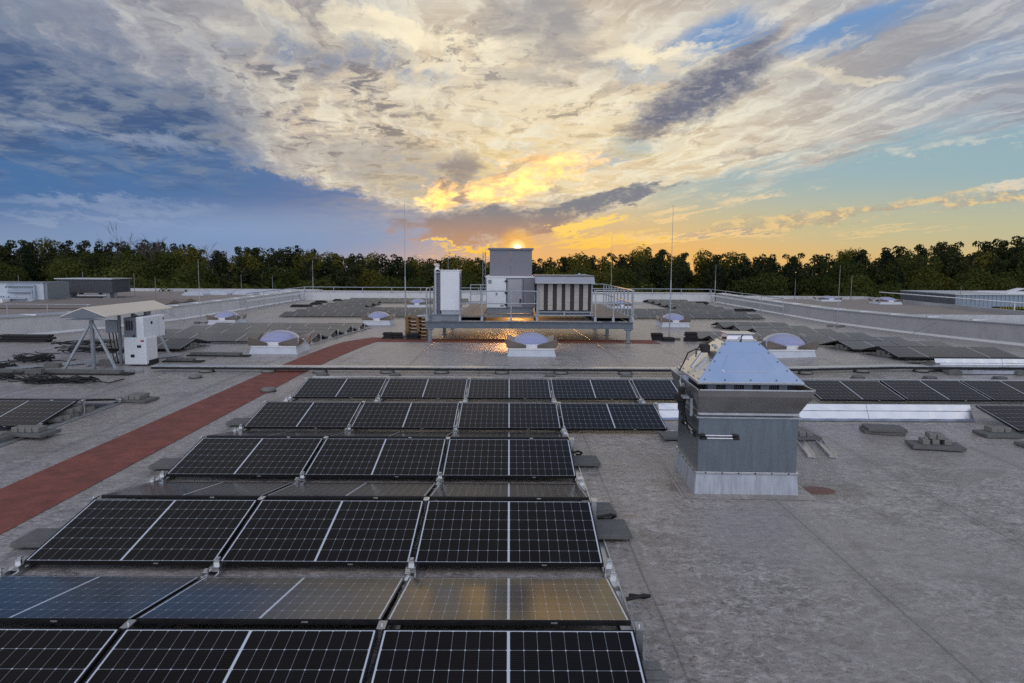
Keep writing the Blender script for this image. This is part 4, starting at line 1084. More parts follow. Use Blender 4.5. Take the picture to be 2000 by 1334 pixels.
b = MB(); b.box(-.84, .95, 28.24, 30.16, 3.341, 3.415); ub('tower_cap', M['slate'], b, .006)

t, ub = unit('intake_unit', (2.13, 28.2, .85), 'low wide air unit with dark and light filter strips, right on the platform', 'air unit')
b = MB(); b.box(1.13, 3.13, 27.12, 29.6, 1.03, 2.06); ub('body', M['filter_dark'], b)
for k, x in enumerate((1.22, 1.56, 1.90, 2.22, 2.56, 2.90)):
    b = MB(); b.box(x - .09, x + .09, 27.07, 27.118, 1.05, 2.05)
    for j in range(7): b.box(x - .088, x + .088, 27.064, 27.0695, 1.10 + .135 * j, 1.112 + .135 * j)
    ub('filter_panel', M['filter_light'], b)
for x in (1.07, 3.11):
    b = MB(); b.box(x, x + .055, 27.05, 29.6, 1.02, 2.06); ub('side_cheek', M['hood_light'], b, .004)
b = MB(); b.prism([(26.78, 2.065), (29.7, 2.065), (29.7, 2.34), (27.15, 2.34), (26.96, 2.20), (26.80, 2.10)], 'x', .98, 3.22); ub('hood', M['hood_light'], b, .008)
b = MB(); b.box(.97, 3.23, 27.1, 29.75, 2.341, 2.365); ub('hood_edge', M['slate'], b)
b = MB(); b.lathe((2.7, 27.6, 2.366), [(.09, 0), (.09, .03), (.05, .04), (.04, .08)], 12); b.tube([(2.5, 27.5, 2.38), (2.95, 27.5, 2.40)], .02, 6); ub('roof_fitting', M['galv'], b)
b = MB()
for z, y in ((.98, 27.08), (.86, 27.0)): b.bar((1.06, y, z), (3.2, y, z), .05, .035)
for x in (1.12, 2.1, 3.1): b.bar((x, 27.1, .83), (x, 27.1, 1.0), .05)
ub('support_frame', M['galv'], b)
b = MB(); b.box(1.06, 3.14, 27.25, 29.5, .862, 1.02); ub('drain_tray', M['slate'], b)

# ------------------------------------------------------------------ pallets, sheet, ballast
pa0 = empty('wooden_pallet')
for z0, z1, ax in ((0, .022, 'x'), (.122, .144, 'x')):
    b = MB()
    for k in range(5 if z1 > .1 else 3):
        n_ = 5 if z1 > .1 else 3
        y = -.35 + .7 * k / (n_ - 1); b.box(-.5, .5, y - .05, y + .05, z0, z1)
    b.build('slats', M['wood'], pa0)
b = MB()
for x in (-.43, 0, .43):
    for y in (-.35, 0, .35): b.box(x - .055, x + .055, y - .045, y + .045, .023, .098)
    b.box(x - .06, x + .06, -.40, .40, .099, .121)
b.build('blocks', M['wood'], pa0)
for k in range(6):
    o = pa0 if k == 0 else copy_tree(pa0)
    o.location = (-3.68 + rng.uniform(-.02, .02), 28.9 + rng.uniform(-.02, .02), zr(0, 28.9) + .144 * k); o.rotation_euler = (0, 0, R(rng.uniform(-3, 3)))
    tag(o, 'wooden pallet, %s of the stack left of the steel platform' % ('bottom one', 'second from bottom', 'third from bottom', 'third from top', 'second from top', 'topmost')[k], 'pallet', 'pallet stack by the platform')
b = MB()
for k in range(5):
    x, y = -3.55 + .12 * k, 28.8 + rng.uniform(-.15, .15)
    b.lathe((x, y, zr(0, 28.9) + .865), [(.17, 0), (.19, .02), (.15, .05), (.05, .065 + .01 * k)], 9, 0, True)
tag(b.build('plastic_sheet', M['curb']), 'crumpled pale plastic sheet lying on the pallet stack', 'plastic sheet')

def block_pile(name, x, y, label, n, size=(.30, .30, .06), m_='rubber', group=None, rz=0.0, cat='ballast block'):
    """one pile per call: each block of it is a thing"""
    for k in range(n):
        b = MB(); b.box(-size[0] / 2, size[0] / 2, -size[1] / 2, size[1] / 2, 0, size[2])
        b.box(-size[0] / 2 + .03, size[0] / 2 - .03, -size[1] / 2 + .03, size[1] / 2 - .03, size[2] + .0004, size[2] + .012)
        o = b.build(name, M[m_], None, .008); px_, py_ = x + rng.uniform(-.03, .03), y + rng.uniform(-.03, .03)
        o.location = (px_, py_, zr(px_, py_) + k * (size[2] + .013)); o.rotation_euler = (0, 0, rz + R(rng.uniform(-6, 6)))
        tag(o, label if n == 1 else '%s, %s in its pile' % (label, ('lowest', 'second', 'third', 'fourth', 'fifth')[k]), cat, group)
GBB = 'black ballast blocks on the roof'
block_pile('ballast_block', -4.75, 28.0, 'black ballast block left of the rod by the pallets', 3, (.42, .34, .07), 'rubber', GBB)
block_pile('ballast_block', -4.35, 27.9, 'black ballast block beside the pallet rod, middle pile', 3, (.36, .34, .07), 'rubber', GBB)
block_pile('ballast_block', -3.75, 27.6, 'dark grey ballast block right of the pallet rod', 3, (.48, .36, .07), 'rubber', GBB)
block_pile('ballast_block', 5.85, 27.9, 'black ballast block left of the right rod', 4, (.42, .34, .06), 'rubber', GBB)
block_pile('ballast_block', 6.15, 27.3, 'grey ballast block in front of the right rod', 2, (.44, .34, .07), 'rubber', GBB)
block_pile('ballast_block', 7.05, 27.4, 'black ballast block right of the right rod', 5, (.42, .40, .06), 'rubber', GBB)
block_pile('ballast_block', 7.65, 26.4, 'small lone black block right of the right rod', 1, (.18, .14, .08), 'rubber', GBB)
for x, y, w_, n_, lb in ((-17.3, 25.3, 1.0, 3, 'long black pile at the left wall beside the canopy'),):
    for k in range(n_):
        b = MB(); b.box(-.9, .9, -.2, .2, 0, .08); o = b.build('rubber_mat', M['rubber'], None, .02); o.location = (x + .12 * (k % 2), y + .05 * k, zr(x, y) + .085 * k)
        tag(o, 'black rubber mat by the left wall, %s of the pile' % ('bottom', 'middle', 'top')[k], 'rubber mat', 'rubber mats by the left wall')
for x, y, w_, lb in ((-15.9, 54.5, 1.6, 'far left railing, nearest'), (-15.6, 57.5, .9, 'far left railing, second'), (-16.0, 60.5, 1.0, 'far left corner, front'), (-15.2, 63.2, .8, 'far left corner, rear'), (-12.6, 62.6, .7, 'far left wall, apart from the others'),
                     (15.2, 57.5, 1.0, 'far right railing, nearest'), (16.2, 60.0, .9, 'far right railing, second'), (16.9, 62.5, 1.2, 'far right corner'), (15.6, 63.8, .7, 'far right wall, inside the corner'), (17.3, 52.3, 1.6, 'far right railing end, long'), (12.4, 64.2, .6, 'far wall, right of the far rows')):
    b = MB(); b.box(-w_ / 2, w_ / 2, -.25, .25, 0, .12); b.box(-w_ / 2 + .1, w_ / 2 - .14, -.18, .2, .1205, .19)
    o = b.build('rubber_mat', M['rubber'], None, .02); o.location = (x, y, zr(x, y)); tag(o, 'black rubber mat stack by the ' + lb, 'rubber mat', 'rubber mats along the far walls')

# ------------------------------------------------------------------ pavers and bricks
slab0 = None; brick0 = None
def slab(x, y, label, z=0.0, rz=0.0, s=(.40, .40, .045)):
    global slab0
    if slab0 is None:
        b = MB(); b.box(-.2, .2, -.2, .2, 0, .045); slab0 = b.build('paving_slab', M['paver'], None, .004); o = slab0
    else: o = slab0.copy(); COL.objects.link(o)
    o.location = (x, y, zr(x, y) + z); o.rotation_euler = (0, 0, R(rz)); o.scale = (s[0] / .4, s[1] / .4, s[2] / .045)
    tag(o, label, 'paving slab', 'ballast slabs on the roof'); return o
def brick(x, y, z, rz, label):
    global brick0
    if brick0 is None:
        b = MB(); b.box(-.10, .10, -.05, .05, 0, .078); brick0 = b.build('concrete_brick', M['brick'], None, .005); o = brick0
    else: o = brick0.copy(); COL.objects.link(o)
    o.location = (x, y, zr(x, y) + z); o.rotation_euler = (0, 0, R(rz + rng.uniform(-2.5, 2.5)))
    tag(o, label, 'brick', 'ballast bricks on the roof'); return o
slab(1.06, 9.74, 'grey slab sticking out right of the third panel row', .03, 2)
slab(1.02, 7.15, 'grey slab sticking out right of the second panel row, larger', .03, 1, (.46, .46, .045))
slab(.98, 7.72, 'grey slab half under the second row corner', .03, 3)
slab(1.02, 12.3, 'grey slab right of the third row rear end', .03, 2)
slab(-4.62, 6.85, 'grey slab sticking out left of the second panel row', .03, 0)
slab(-4.62, 9.5, 'grey slab sticking out left of the third panel row', .03, 2)
slab(-4.62, 12.1, 'grey slab sticking out left of the fourth panel row', .03, 1)
slab(2.66, 11.25, 'grey slab left behind the ventilator casing', .03, 0)
for k in range(5):
    brick(.93 + .02 * (k % 2), 4.05 + .115 * k, .045, 0, 'grey brick under the right end of the nearest panel row')
slab(4.80, 11.30, 'grey slab right of the ventilator with bricks on it', .02, 4)
for k in range(4): brick(4.72 + .11 * (k % 2), 11.25 + .2 * (k // 2), .066, 90, 'grey brick on the slab right of the ventilator')
slab(6.30, 11.75, 'lower of two large slabs in front of the silver sheet', .004, -14, (.62, .42, .05)); slab(6.32, 11.72, 'upper of two large slabs in front of the silver sheet', .057, -10, (.60, .40, .05))
slab(6.58, 10.72, 'wide slab carrying five bricks, right foreground', .02, -12, (.74, .40, .05))
for k, (dx, dy, lz) in enumerate(((-.2, .02, 0), (0, .04, 0), (.2, .0, 0), (-.05, .06, 1), (.08, .02, 1))):
    brick(6.58 + dx * .8, 10.72 + dy, .072 + .08 * lz, 78, 'grey brick on the wide slab at right, %s' % ('left end', 'second', 'right end', 'upper left', 'upper right')[k])
slab(8.12, 11.55, 'slab under the bricks left of the cut-off right panel', .01, 0, (.6, .4, .05))
for k in range(3): brick(8.05 + .11 * k, 11.62, .062, 90, 'grey brick beside the cut-off panel at right edge')
slab(8.25, 10.75, 'dark slab at the right photo edge below the cut-off panel', .01, 10, (.5, .5, .05))
slab(-7.46, 14.15, 'slab with six bricks at the left above the edge panels', .01, -8, (.62, .46, .05))
for k in range(6): brick(-7.62 + .11 * (k % 3) + .02, 14.05 + .21 * (k // 3), .062, 88, 'grey brick on the slab above the left edge panels')
slab(-7.60, 11.15, 'slab with bricks below the corner of left edge panels', .05, -10, (.70, .42, .05))
for k in range(4): brick(-7.78 + .11 * k, 11.12, .102, 86, 'grey brick on the slab at the left panel corner')
slab(-8.10, 10.72, 'slab with bricks at the left photo edge', .05, -10, (.70, .42, .05))
for k in range(4): brick(-8.28 + .11 * k, 10.70, .102, 86, 'grey brick on the slab at the left photo edge')
for k in range(7): brick(-7.80 + .05 * (k % 2), 12.05 + .16 * k, .045 + (.08 if k in (2, 3, 4) else 0), 20, 'grey brick under the gable of the left edge panels')
for k in range(3): brick(-7.80, 12.37 + .16 * k, .045, 20, 'grey brick at the bottom under the left edge gable')
def gable(x, yr, s, who):
    """bricks stacked under the open end of a panel ridge"""
    for k in range(4):
        brick(x + s * (.12 + .02 * (k % 2)), yr - .42 + .28 * k, .02, 90, 'lower brick under the open end of ' + who)
        if 0 < k < 3: brick(x + s * .13, yr - .40 + .28 * k, .10, 90, 'upper brick under the open end of ' + who)
    slab(x + s * .22, yr + .05, 'grey slab at the open end of ' + who, .002, 0, (.34, .9, .03))
gable(-10.3, ridge(7), -1, 'the front canopy row')
for j in range(4): gable(-6.97, ridge(8 + j), -1, 'the %s canopy row' % names[1 + j])
for j in range(3): gable(-10.6, ridge(18 + j), -1, 'the %s short far left row' % ('front', 'middle', 'rear')[j])
for j in range(5): gable(12.3, ridge(18 + j), 1, 'the %s far right short row' % names[j])
for j in range(3): gable(10.75, ridge(10 + j), 1, 'the %s rear right row' % ('front', 'middle', 'rear')[j])
for j in range(2): gable(7.35, ridge(8 + j), 1, 'the %s long right row' % ('front', 'rear')[j])
for j, y in enumerate((21.07, 23.73)): gable(11.03, y, 1, 'the %s row by the ventilator' % ('front', 'rear')[j])
gable(11.03, 18.5, 1, 'the corrugated sheets')

# silver deflector sheets
def deflector(x0, x1, y, label, group, zt=.285):
    b = MB(); prof = [(y - .05, zt), (y - .06, zt - .02), (y - .11, zt - .10), (y - .105, zt - .115), (y - .18, zt - .235), (y - .26, zt - .262)]
    prof = [(yy, z + zr((x0 + x1) / 2, y)) for yy, z in prof]
    back = [(yy + .004, z + .003) for yy, z in prof]
    n_ = 12; vs = []
    for k in range(n_ + 1):
        x = x0 + (x1 - x0) * k / n_
        vs += [(x, yy + .006 * math.sin(k * 2.1 + j), z) for j, (yy, z) in enumerate(prof)] + [(x, yy, z) for yy, z in back]
    m_ = len(prof) * 2
    fs = []
    for k in range(n_):
        for j in range(len(prof) - 1):
            fs.append((k * m_ + j, (k + 1) * m_ + j, (k + 1) * m_ + j + 1, k * m_ + j + 1))
            fs.append((k * m_ + len(prof) + j, k * m_ + len(prof) + j + 1, (k + 1) * m_ + len(prof) + j + 1, (k + 1) * m_ + len(prof) + j))
    b.raw(vs, fs, 0); tag(b.build('deflector_sheet', M['alu_sheet']), label, 'metal sheet', group)
for k, (a, c, w_) in enumerate(((2.72, 4.56, 'left part hidden by the ventilator'), (4.57, 6.50, 'middle length with a crease'), (6.51, 8.40, 'right length ending at the cut-off panel'))):
    deflector(a, c, 12.78, 'silver wind deflector sheet behind the ventilator, ' + w_, 'silver deflector sheets by the ventilator')
for k, (a, c, w_) in enumerate(((11.1, 12.85, 'left length'), (12.86, 14.6, 'right length'))):
    deflector(a, c, 18.42, 'silver wind deflector sheet at far right on the small row, ' + w_, 'silver deflector sheets at far right')
b = MB(); b.box(11.2, 14.6, 17.62, 17.72, zr(12.5, 17.7) + .02, zr(12.5, 17.7) + .10); tag(b.build('rail', M['alu_sheet']), 'loose silver rail lying before the far right deflector sheets', 'metal rail')
for x, w_ in ((11.15, 'left'), (12.9, 'middle')):
    block_pile('ballast_block', x, 17.64, 'grey ballast block on the loose rail at far right, %s one' % w_, 1, (.34, .2, .10), 'paver', 'ballast blocks on the loose rail')
for a, c, w_ in (((4.62, 11.02), (4.42, 10.12), 'left'), ((4.92, 11.02), (4.74, 10.12), 'right')):
    t = empty('aluminium_profile', (a[0], a[1], 0)); tag(t, 'loose aluminium profile lying right of the ventilator, %s one' % w_, 'metal profile', 'loose profiles')
    b = MB(); b.bar((0, 0, .012), (c[0] - a[0], c[1] - a[1], .012), .11, .008); b.build('web', M['alu'], t)
    for s_ in (-.052, .052):
        b = MB(); b.bar((s_, 0, .035), (c[0] - a[0] + s_, c[1] - a[1], .035), .008, .037); b.build('flange', M['alu'], t)

# ------------------------------------------------------------------ cable tray on its feet, low rail
t = empty('cable_tray', (3, 18.05, 0)); tag(t, 'long low cable tray with silver cover crossing the whole roof', 'cable tray')
zt_ = lambda x: zr(x, 18.05) + .075
XS = [-9.1, -6.1, -3.1, -.1, 2.9, 5.9, 8.0, 10.0, 12.0, 14.0, 16.2]
b = MB()
for x0, x1 in zip(XS, XS[1:]):
    b.raw([(x0, 17.95, zt_(x0)), (x1, 17.95, zt_(x1)), (x1, 18.2, zt_(x1)), (x0, 18.2, zt_(x0)), (x0, 17.95, zt_(x0) + .062), (x1, 17.95, zt_(x1) + .062), (x1, 18.2, zt_(x1) + .062), (x0, 18.2, zt_(x0) + .062)],
          [(0, 1, 5, 4), (1, 2, 6, 5), (2, 3, 7, 6), (3, 0, 4, 7), (3, 2, 1, 0), (4, 5, 6, 7)])
b.build('tray', M['black'], t, world=True)
for x0, x1 in zip(XS, XS[1:]):
    b = MB(); x1 -= .004
    b.raw([(x0, 17.935, zt_(x0) + .064), (x1, 17.935, zt_(x1) + .064), (x1, 18.215, zt_(x1) + .064), (x0, 18.215, zt_(x0) + .064), (x0, 17.935, zt_(x0) + .086), (x1, 17.935, zt_(x1) + .086), (x1, 18.215, zt_(x1) + .086), (x0, 18.215, zt_(x0) + .086)],
          [(0, 1, 5, 4), (1, 2, 6, 5), (2, 3, 7, 6), (3, 0, 4, 7), (4, 5, 6, 7)])
    b.build('cover', M['alu'], t, world=True)
foot0 = empty('concrete_pedestal')
b = MB(); b.lathe((0, 0, 0), [(.19, 0), (.20, .012), (.185, .02)], 22); b.build('rubber_base', M['rubber'], foot0)
b = MB(); b.lathe((0, 0, .0205), [(.18, 0), (.18, .03), (.165, .052)], 22); b.build('body', M['brick'], foot0)
FX = [-7.72, -6.14, -4.83, -3.11, -1.72, -.18, 1.33, 2.98, 4.5, 6.05, 7.61, 9.04, 10.57, 11.99, 13.4]
for k, x in enumerate(FX):
    o = foot0 if k == 0 else copy_tree(foot0)
    o.location = (x, 18.04, zr(x, 18.04)); tag(o, 'round concrete foot under the cable tray, %s' % ((ORD[k] + ' from the left end') if k < 8 else (ORD[14 - k] + ' from the right end')), 'concrete foot', 'concrete feet under the cable tray')
o = copy_tree(foot0); o.location = (-5.23, 15.3, 0); o.scale = (.85, .85, 1.1); tag(o, 'round concrete foot standing alone on the red walkway', 'concrete foot', 'loose concrete feet')
o = copy_tree(foot0); o.location = (-7.6, 17.1, 0); o.scale = (.8, .8, 1); tag(o, 'round concrete foot alone left of the walkway below the tray', 'concrete foot', 'loose concrete feet')
t = empty('low_rail', (4, 16.7, 0)); tag(t, 'thin silver rail running along the rear of the long panel row', 'metal rail')
b = MB(); b.box(-4.65, 12.6, 16.66, 16.74, .07, .115); b.build('rail', M['alu'], t, world=True)
for x in [-4.4 + 1.755 * k for k in range(10)]:
    b = MB(); b.box(x - .03, x + .03, 16.6, 16.8, .0, .069); b.build('bracket', M['galv'], t, world=True)
for k, x in enumerate((-4.5, -2.75, 1.0, 2.85, 8.45, 10.2, 11.9)):
    b = MB(); b.box(-.14, .14, -.12, .12, 0, .10); b.box(-.12, .12, -.10, .10, .1004, .145); o = b.build('ballast_block', M['paver'], None, .008)
    o.location = (x, 17.0, 0); tag(o, 'grey ballast block behind the low rail, %s from the left' % ORD[k], 'ballast block', 'ballast blocks along the low rail')

# ------------------------------------------------------------------ inverter station under its canopy
cs = empty('canopy_stand', (-10.6, 19.5, 0)); tag(cs, 'small pitched metal canopy on slanted struts sheltering white inverters', 'canopy')
def cb(name, m_, mb, bev=0.0): return mb.build(name, m_, cs, bev, world=True)
for s_ in (-1, 1):
    b = MB(); xe = -10.63 + s_ * .56
    a = [(-10.63, 17.75, 1.63), (xe, 17.75, 1.415), (xe, 21.3, 1.415), (-10.63, 21.3, 1.63)]
    up_ = [(x, y, z + .02) for x, y, z in a]
    b.raw(a + up_, [(0, 3, 2, 1), (4, 5, 6, 7), (0, 1, 5, 4), (1, 2, 6, 5), (2, 3, 7, 6), (3, 0, 4, 7)]); cb('roof_sheet', M['cream'], b)
b = MB(); b.prism([(-11.19, 1.38), (-10.07, 1.38), (-10.07, 1.41), (-10.63, 1.625), (-11.19, 1.41)], 'y', 17.735, 17.748); cb('gable_sheet', M['slate'], b)
b = MB(); b.prism([(-11.15, 1.33), (-10.11, 1.33), (-10.63, 1.40)], 'y', 17.80, 17.815); cb('gable_brace', M['galv_dull'], b)
for y in (18.1, 21.0):
    b = MB(); b.bar((-10.63, y, .0), (-10.63, y, 1.60), .075); cb('post', M['galv_dull'], b)
    for q_ in ((-11.45, y + .1), (-10.05, y - .02), (-11.2, y + 1.0 if y < 20 else y - 1.0)):
        b = MB(); b.bar((-10.63, y, 1.28), (q_[0], q_[1], .03), .055); cb('strut', M['galv'], b)
for x, y in ((-10.42, 19.0), (-10.35, 19.55), (-10.38, 20.3)):
    b = MB(); b.bar((x, y, .02), (x, y, 1.44), .06); cb('inner_post', M['slate'], b)
b = MB(); b.bar((-10.4, 19.6, 1.38), (-9.95, 20.6, .75), .05); b.bar((-10.42, 18.9, 1.42), (-10.42, 20.9, 1.42), .05); cb('tie_bar', M['galv_dull'], b)
b = MB(); b.bar((-11.5, 17.95, .04), (-9.3, 17.95, .04), .10, .05); b.bar((-11.3, 18.9, .04), (-9.8, 21.2, .04), .16, .04); b.bar((-12.9, 18.1, .05), (-10.6, 20.2, .05), .22, .03); cb('floor_rail', M['galv'], b)
iv0 = empty('inverter', (-10.01, 18.95, .04)); tag(iv0, 'white inverter cabinet standing low under the canopy, display on its front', 'inverter', 'white inverters')
b = MB(); b.box(-.30, .30, 0, .62, .0, .735); b.build('housing', M['white_coat'], iv0, .03, 3)
b = MB(); b.box(.301, .306, .08, .56, .04, .70); b.build('side_cover', M['white'], iv0, .004)
b = MB(); b.box(.16, .25, -.004, -.001, .62, .665); b.build('red_label', M['red'], iv0)
b = MB(); b.box(.06, .17, -.006, -.001, .46, .53); b.box(-.12, -.02, -.006, -.001, .20, .28); b.build('display', M['dark_glass'], iv0)
b = MB(); b.box(.307, .33, .10, .60, -.02, .11); b.build('cable_inlet', M['black'], iv0)
b = MB()
for p_ in ((-.25, .70), (.25, .70), (-.25, .03), (.25, .03), (0, .70)): b.lathe((p_[0], -.002, p_[1]), [(.008, -.004), (.008, .004)], 6)
b.build('screws', M['slate'], iv0)
iv1 = empty('inverter', (-9.96, 19.53, .72)); tag(iv1, 'large white inverter hung sideways high under the canopy eave', 'inverter', 'white inverters')
b = MB(); b.box(.0, .20, -.58, .62, .0, .60); b.build('housing', M['white_coat'], iv1, .025, 3)
b = MB(); b.box(-.34, -.001, -.54, .58, .02, .58); bk = b.build('heat_sink', M['slate'], iv1, .01)
b = MB()
for k in range(3): b.box(-.28 + .07 * k, -.24 + .07 * k, -.556, -.5405, .25, .50)
b.box(-.10, -.06, -.556, -.5405, .06, .12); b.build('connectors', M['black'], bk)
b = MB(); b.box(.2005, .203, -.18, -.08, .38, .46); b.box(.2005, .203, .50, .57, .46, .52); b.build('display', M['dark_glass'], iv1)
b = MB(); b.box(.2005, .2025, .26, .265, .02, .58); b.build('door_gap', M['slate'], iv1)
t = empty('junction_box', (-10.62, 19.02, .9)); tag(t, 'small grey junction box hanging under the canopy left of the inverters', 'junction box')
b = MB(); b.box(-.16, .16, -.06, .1, 0, .33); b.build('housing', M['galv_dull'], t, .012)
b = MB()
for x in (-.1, .0, .08): b.tube([(x, .0, .0), (x + .02, .02, -.3), (x + .08, .05, -.84)], .014, 6)
b.build('cable', M['rubber'], t)
for a, c, w_ in (((-13.2, 17.62), (-9.35, 17.5), 'in front of the canopy'), ((-9.6, 21.2), (-7.75, 21.1), 'right of the canopy, longer'), ((-9.7, 19.9), (-8.6, 19.85), 'right of the canopy, shorter'), ((-13.3, 23.0), (-11.0, 23.1), 'behind the canopy')):
    t = empty('plank', (a[0], a[1], 0)); tag(t, 'grey ballast plank on black rubber lying ' + w_, 'plank', 'ballast planks by the canopy')
    z_ = zr(*a)
    b = MB(); b.bar((0, 0, z_ + .02), (c[0] - a[0], c[1] - a[1], z_ + .02), .28, .035); b.build('rubber', M['rubber'], t)
    b = MB(); b.bar((.1, 0, z_ + .075), (c[0] - a[0] - .25, c[1] - a[1], z_ + .075), .22, .07); b.build('ballast', M['paver'], t)
for x, y, w_ in ((-11.75, 18.2, 'left in front of the canopy'), (-10.75, 18.9, 'under the canopy front'), (-12.6, 23.1, 'behind the canopy'), (-11.55, 17.2, 'on the plank in front')):
    slab(x, y, 'thick grey block lying ' + w_, .06, 10, (.36, .2, .12))

def coil(x, y, rx, ry, n, label, rz=0.0, tails=2, h=.12):
    t = empty('cable_coil', (x, y, zr(x, y)), rz); tag(t, label, 'cable coil', 'black cable coils by the canopy')
    b = MB()
    for k in range(n):
        a0 = rng.uniform(0, 6.28); ex, ey = rx * rng.uniform(.75, 1.1), ry * rng.uniform(.6, 1.1); ox, oy = rng.uniform(-.08, .08), rng.uniform(-.05, .05); zc_ = .02 + h * rng.random()
        b.tube([(ox + ex * math.cos(a0 + 2 * math.pi * j / 22), oy + ey * math.sin(a0 + 2 * math.pi * j / 22), max(.014, zc_ + .025 * math.sin(j * 1.3 + k))) for j in range(22)], .013, 5, closed=True)
    b.build('loops', M['rubber'], t)
    b = MB()
    for k in range(tails):
        s_ = rng.choice((-1, 1))
        b.tube([(s_ * rx * .8, 0, .03), (s_ * rx * 1.3, rng.uniform(-.1, .3), .016), (s_ * rx * 1.8, rng.uniform(-.2, .7), .016), (s_ * rx * 2.1, rng.uniform(-.2, .8), .016)], .012, 5)
    b.build('loose_ends', M['rubber'], t)
coil(-10.75, 16.25, .42, .17, 9, 'black cable coil lying foremost in front of the canopy', 0, 3, .10)
coil(-9.95, 16.3, .40, .15, 8, 'black cable coil right of the foremost one', .1, 2, .10)
coil(-12.1, 16.65, .42, .16, 8, 'black cable coil at the left photo edge, front', 0, 3)
coil(-13.2, 19.7, .45, .28, 10, 'black cable coil heap left of the canopy', .2, 3, .18)
coil(-13.0, 21.6, .75, .30, 8, 'loose black cable heap with high loops behind the canopy strut', .2, 4, .34)
coil(-13.4, 18.4, .5, .22, 8, 'black cable coil at the left photo edge, rear', 0, 3)
b = MB()
for k in range(4):
    b.tube([(-12.3 + .25 * k, 17.6, .10), (-12.0 + .2 * k, 17.0, .07), (-11.3 + .15 * k, 16.5, .02)], .012, 5)
tag(b.build('cable_bundle', M['rubber']), 'four black cables running from the plank to the coils', 'cable')
for x, y, lb in ((1.12, 7.42, 'beside the second row, arching out'), (1.12, 5.55, 'hanging at the shiny row end'), (1.02, 10.0, 'at the third row end')):
    b = MB(); b.tube([(x - .16, y - .06, .10), (x - .02, y - .05, .13), (x + .04, y + .02, .09), (x + .02, y + .12, .03), (x - .1, y + .16, .03)], .016, 7)
    tag(b.build('cable', M['rubber']), 'short black cable loop ' + lb, 'cable', 'cable loops at the panel ends')

# ------------------------------------------------------------------ lightning rods
def rod(x, y, zb, ztop, label, r=.022, feet=True):
    t = empty('lightning_rod', (x, y, zb)); tag(t, label, 'lightning rod', 'lightning rods')
    b = MB(); h = ztop - zb; b.tube([(0, 0, .02), (0, 0, h * .45)], r, 8); b.tube([(0, 0, h * .45), (0, 0, h)], r * .55, 6, r1=r * .3); b.build('mast', M['galv'], t)
    if feet:
        for k in range(3):
            a = 2.1 * k + .4; b = MB(); b.bar((0, 0, .05), (.32 * math.cos(a), .32 * math.sin(a), .05), .03); b.lathe((.36 * math.cos(a), .36 * math.sin(a), 0), [(.15, 0), (.15, .06), (.13, .08)], 14); b.build('foot', M['paver'], t)
rod(-4.22, 28.95, zr(0, 29), 5.2, 'tall lightning rod beside the pallet stack left of the platform', .026)
rod(6.32, 27.9, zr(0, 28), 5.1, 'tall lightning rod right of the platform in front of a skylight', .026)
rod(-16.5, 38.0, zr(0, 38), 2.95, 'lightning rod in front of the left parapet behind the canopy')
rod(17.6, 38.0, zr(0, 38), 2.82, 'lightning rod in front of the right parapet')
rod(-17.7, 64.4, .25, 3.1, 'thin lightning rod at the far left roof corner', .03, False)
rod(18.6, 64.4, .25, 2.85, 'thin lightning rod at the far right roof corner', .03, False)
rod(-3.45, 40.3, zr(0, 40), 4.5, 'lightning rod rising behind the tall white cabinet', .022)
rod(5.75, 40.3, zr(0, 40), 4.4, 'lightning rod rising behind the right platform railing', .022)
for x, lb in ((-16.3, 'left'), (17.3, 'right')):
    b = MB(); s_ = 1 if x < 0 else -1; y = 38.5 if x < 0 else 30.5; xw = -19.1 if x < 0 else 18.8
    b.tube([(xw, y + .6, zr(0, y) + .62), (xw + s_ * .4, y + .45, zr(0, y) + .5), (xw + s_ * 1.1, y + .2, zr(0, y) + .25), (xw + s_ * 1.6, y, zr(0, y) + .02)], .012, 6)
    tag(b.build('earthing_wire', M['galv_dull']), 'thin bent earthing wire down the %s parapet' % lb, 'wire')

# ------------------------------------------------------------------ neighbouring roofs
def slab_building(name, x0, x1, y0, y1, z, label, m_roof='far_roof', curb=.35):
    t = empty(name, ((x0 + x1) / 2, (y0 + y1) / 2, -10)); tag(t, label, 'building')
    b = MB(); b.box(x0, x1, y0, y1, -10, z - .01); b.build('wall', M['corrugated_dark'], t, world=True)
    b = MB(); b.box(x0 + .3, x1 - .3, y0 + .3, y1 - .3, z - .009, z); b.build('roof', M[m_roof], t, world=True)
    b = MB()
    for a in ((x0 - .02, x1 + .02, y0 - .02, y0 + .3), (x0 - .02, x1 + .02, y1 - .3, y1 + .02), (x0 - .02, x0 + .3, y0 + .301, y1 - .301), (x1 - .3, x1 + .02, y0 + .301, y1 - .301)):
        b.box(*a, z - .3, z + curb)
    b.build('parapet', M['cap_metal'], t, world=True)
    return t
ln = slab_building('neighbour_building', -110, -24, 42, 92, -.95, 'lower neighbouring flat roof beyond the left parapet')
rn = slab_building('neighbour_building', 24, 40, 50, 80, -.95, 'lower neighbouring flat roof beyond the right parapet')
t = empty('equipment_housing', (-42.5, 71, -.95)); tag(t, 'dark grey corrugated housing on the left neighbouring roof', 'housing')
M['ribs_dark'] = mat('ribbed_dark', (0.085, 0.095, 0.11), 0.55, 0.1, 0.1, 2)
M['ribs_mid'] = mat('ribbed_mid', (0.13, 0.135, 0.14), 0.55, 0.1, 0.1, 2)
b = MB(); b.box(-46.2, -40.6, 73, 76.6, -.40, .98)
for k in range(37): b.box(-46.15 + .15 * k, -46.09 + .15 * k, 72.96, 72.999, -.38, .96)
for k in range(22): b.box(-40.599, -40.56, 73.1 + .15 * k, 73.16 + .15 * k, -.38, .96)
b.build('wall', M['ribs_dark'], t, world=True)
b = MB(); b.box(-46.35, -40.45, 72.85, 76.7, .981, 1.07); b.build('roof', M['cap_metal'], t, world=True)
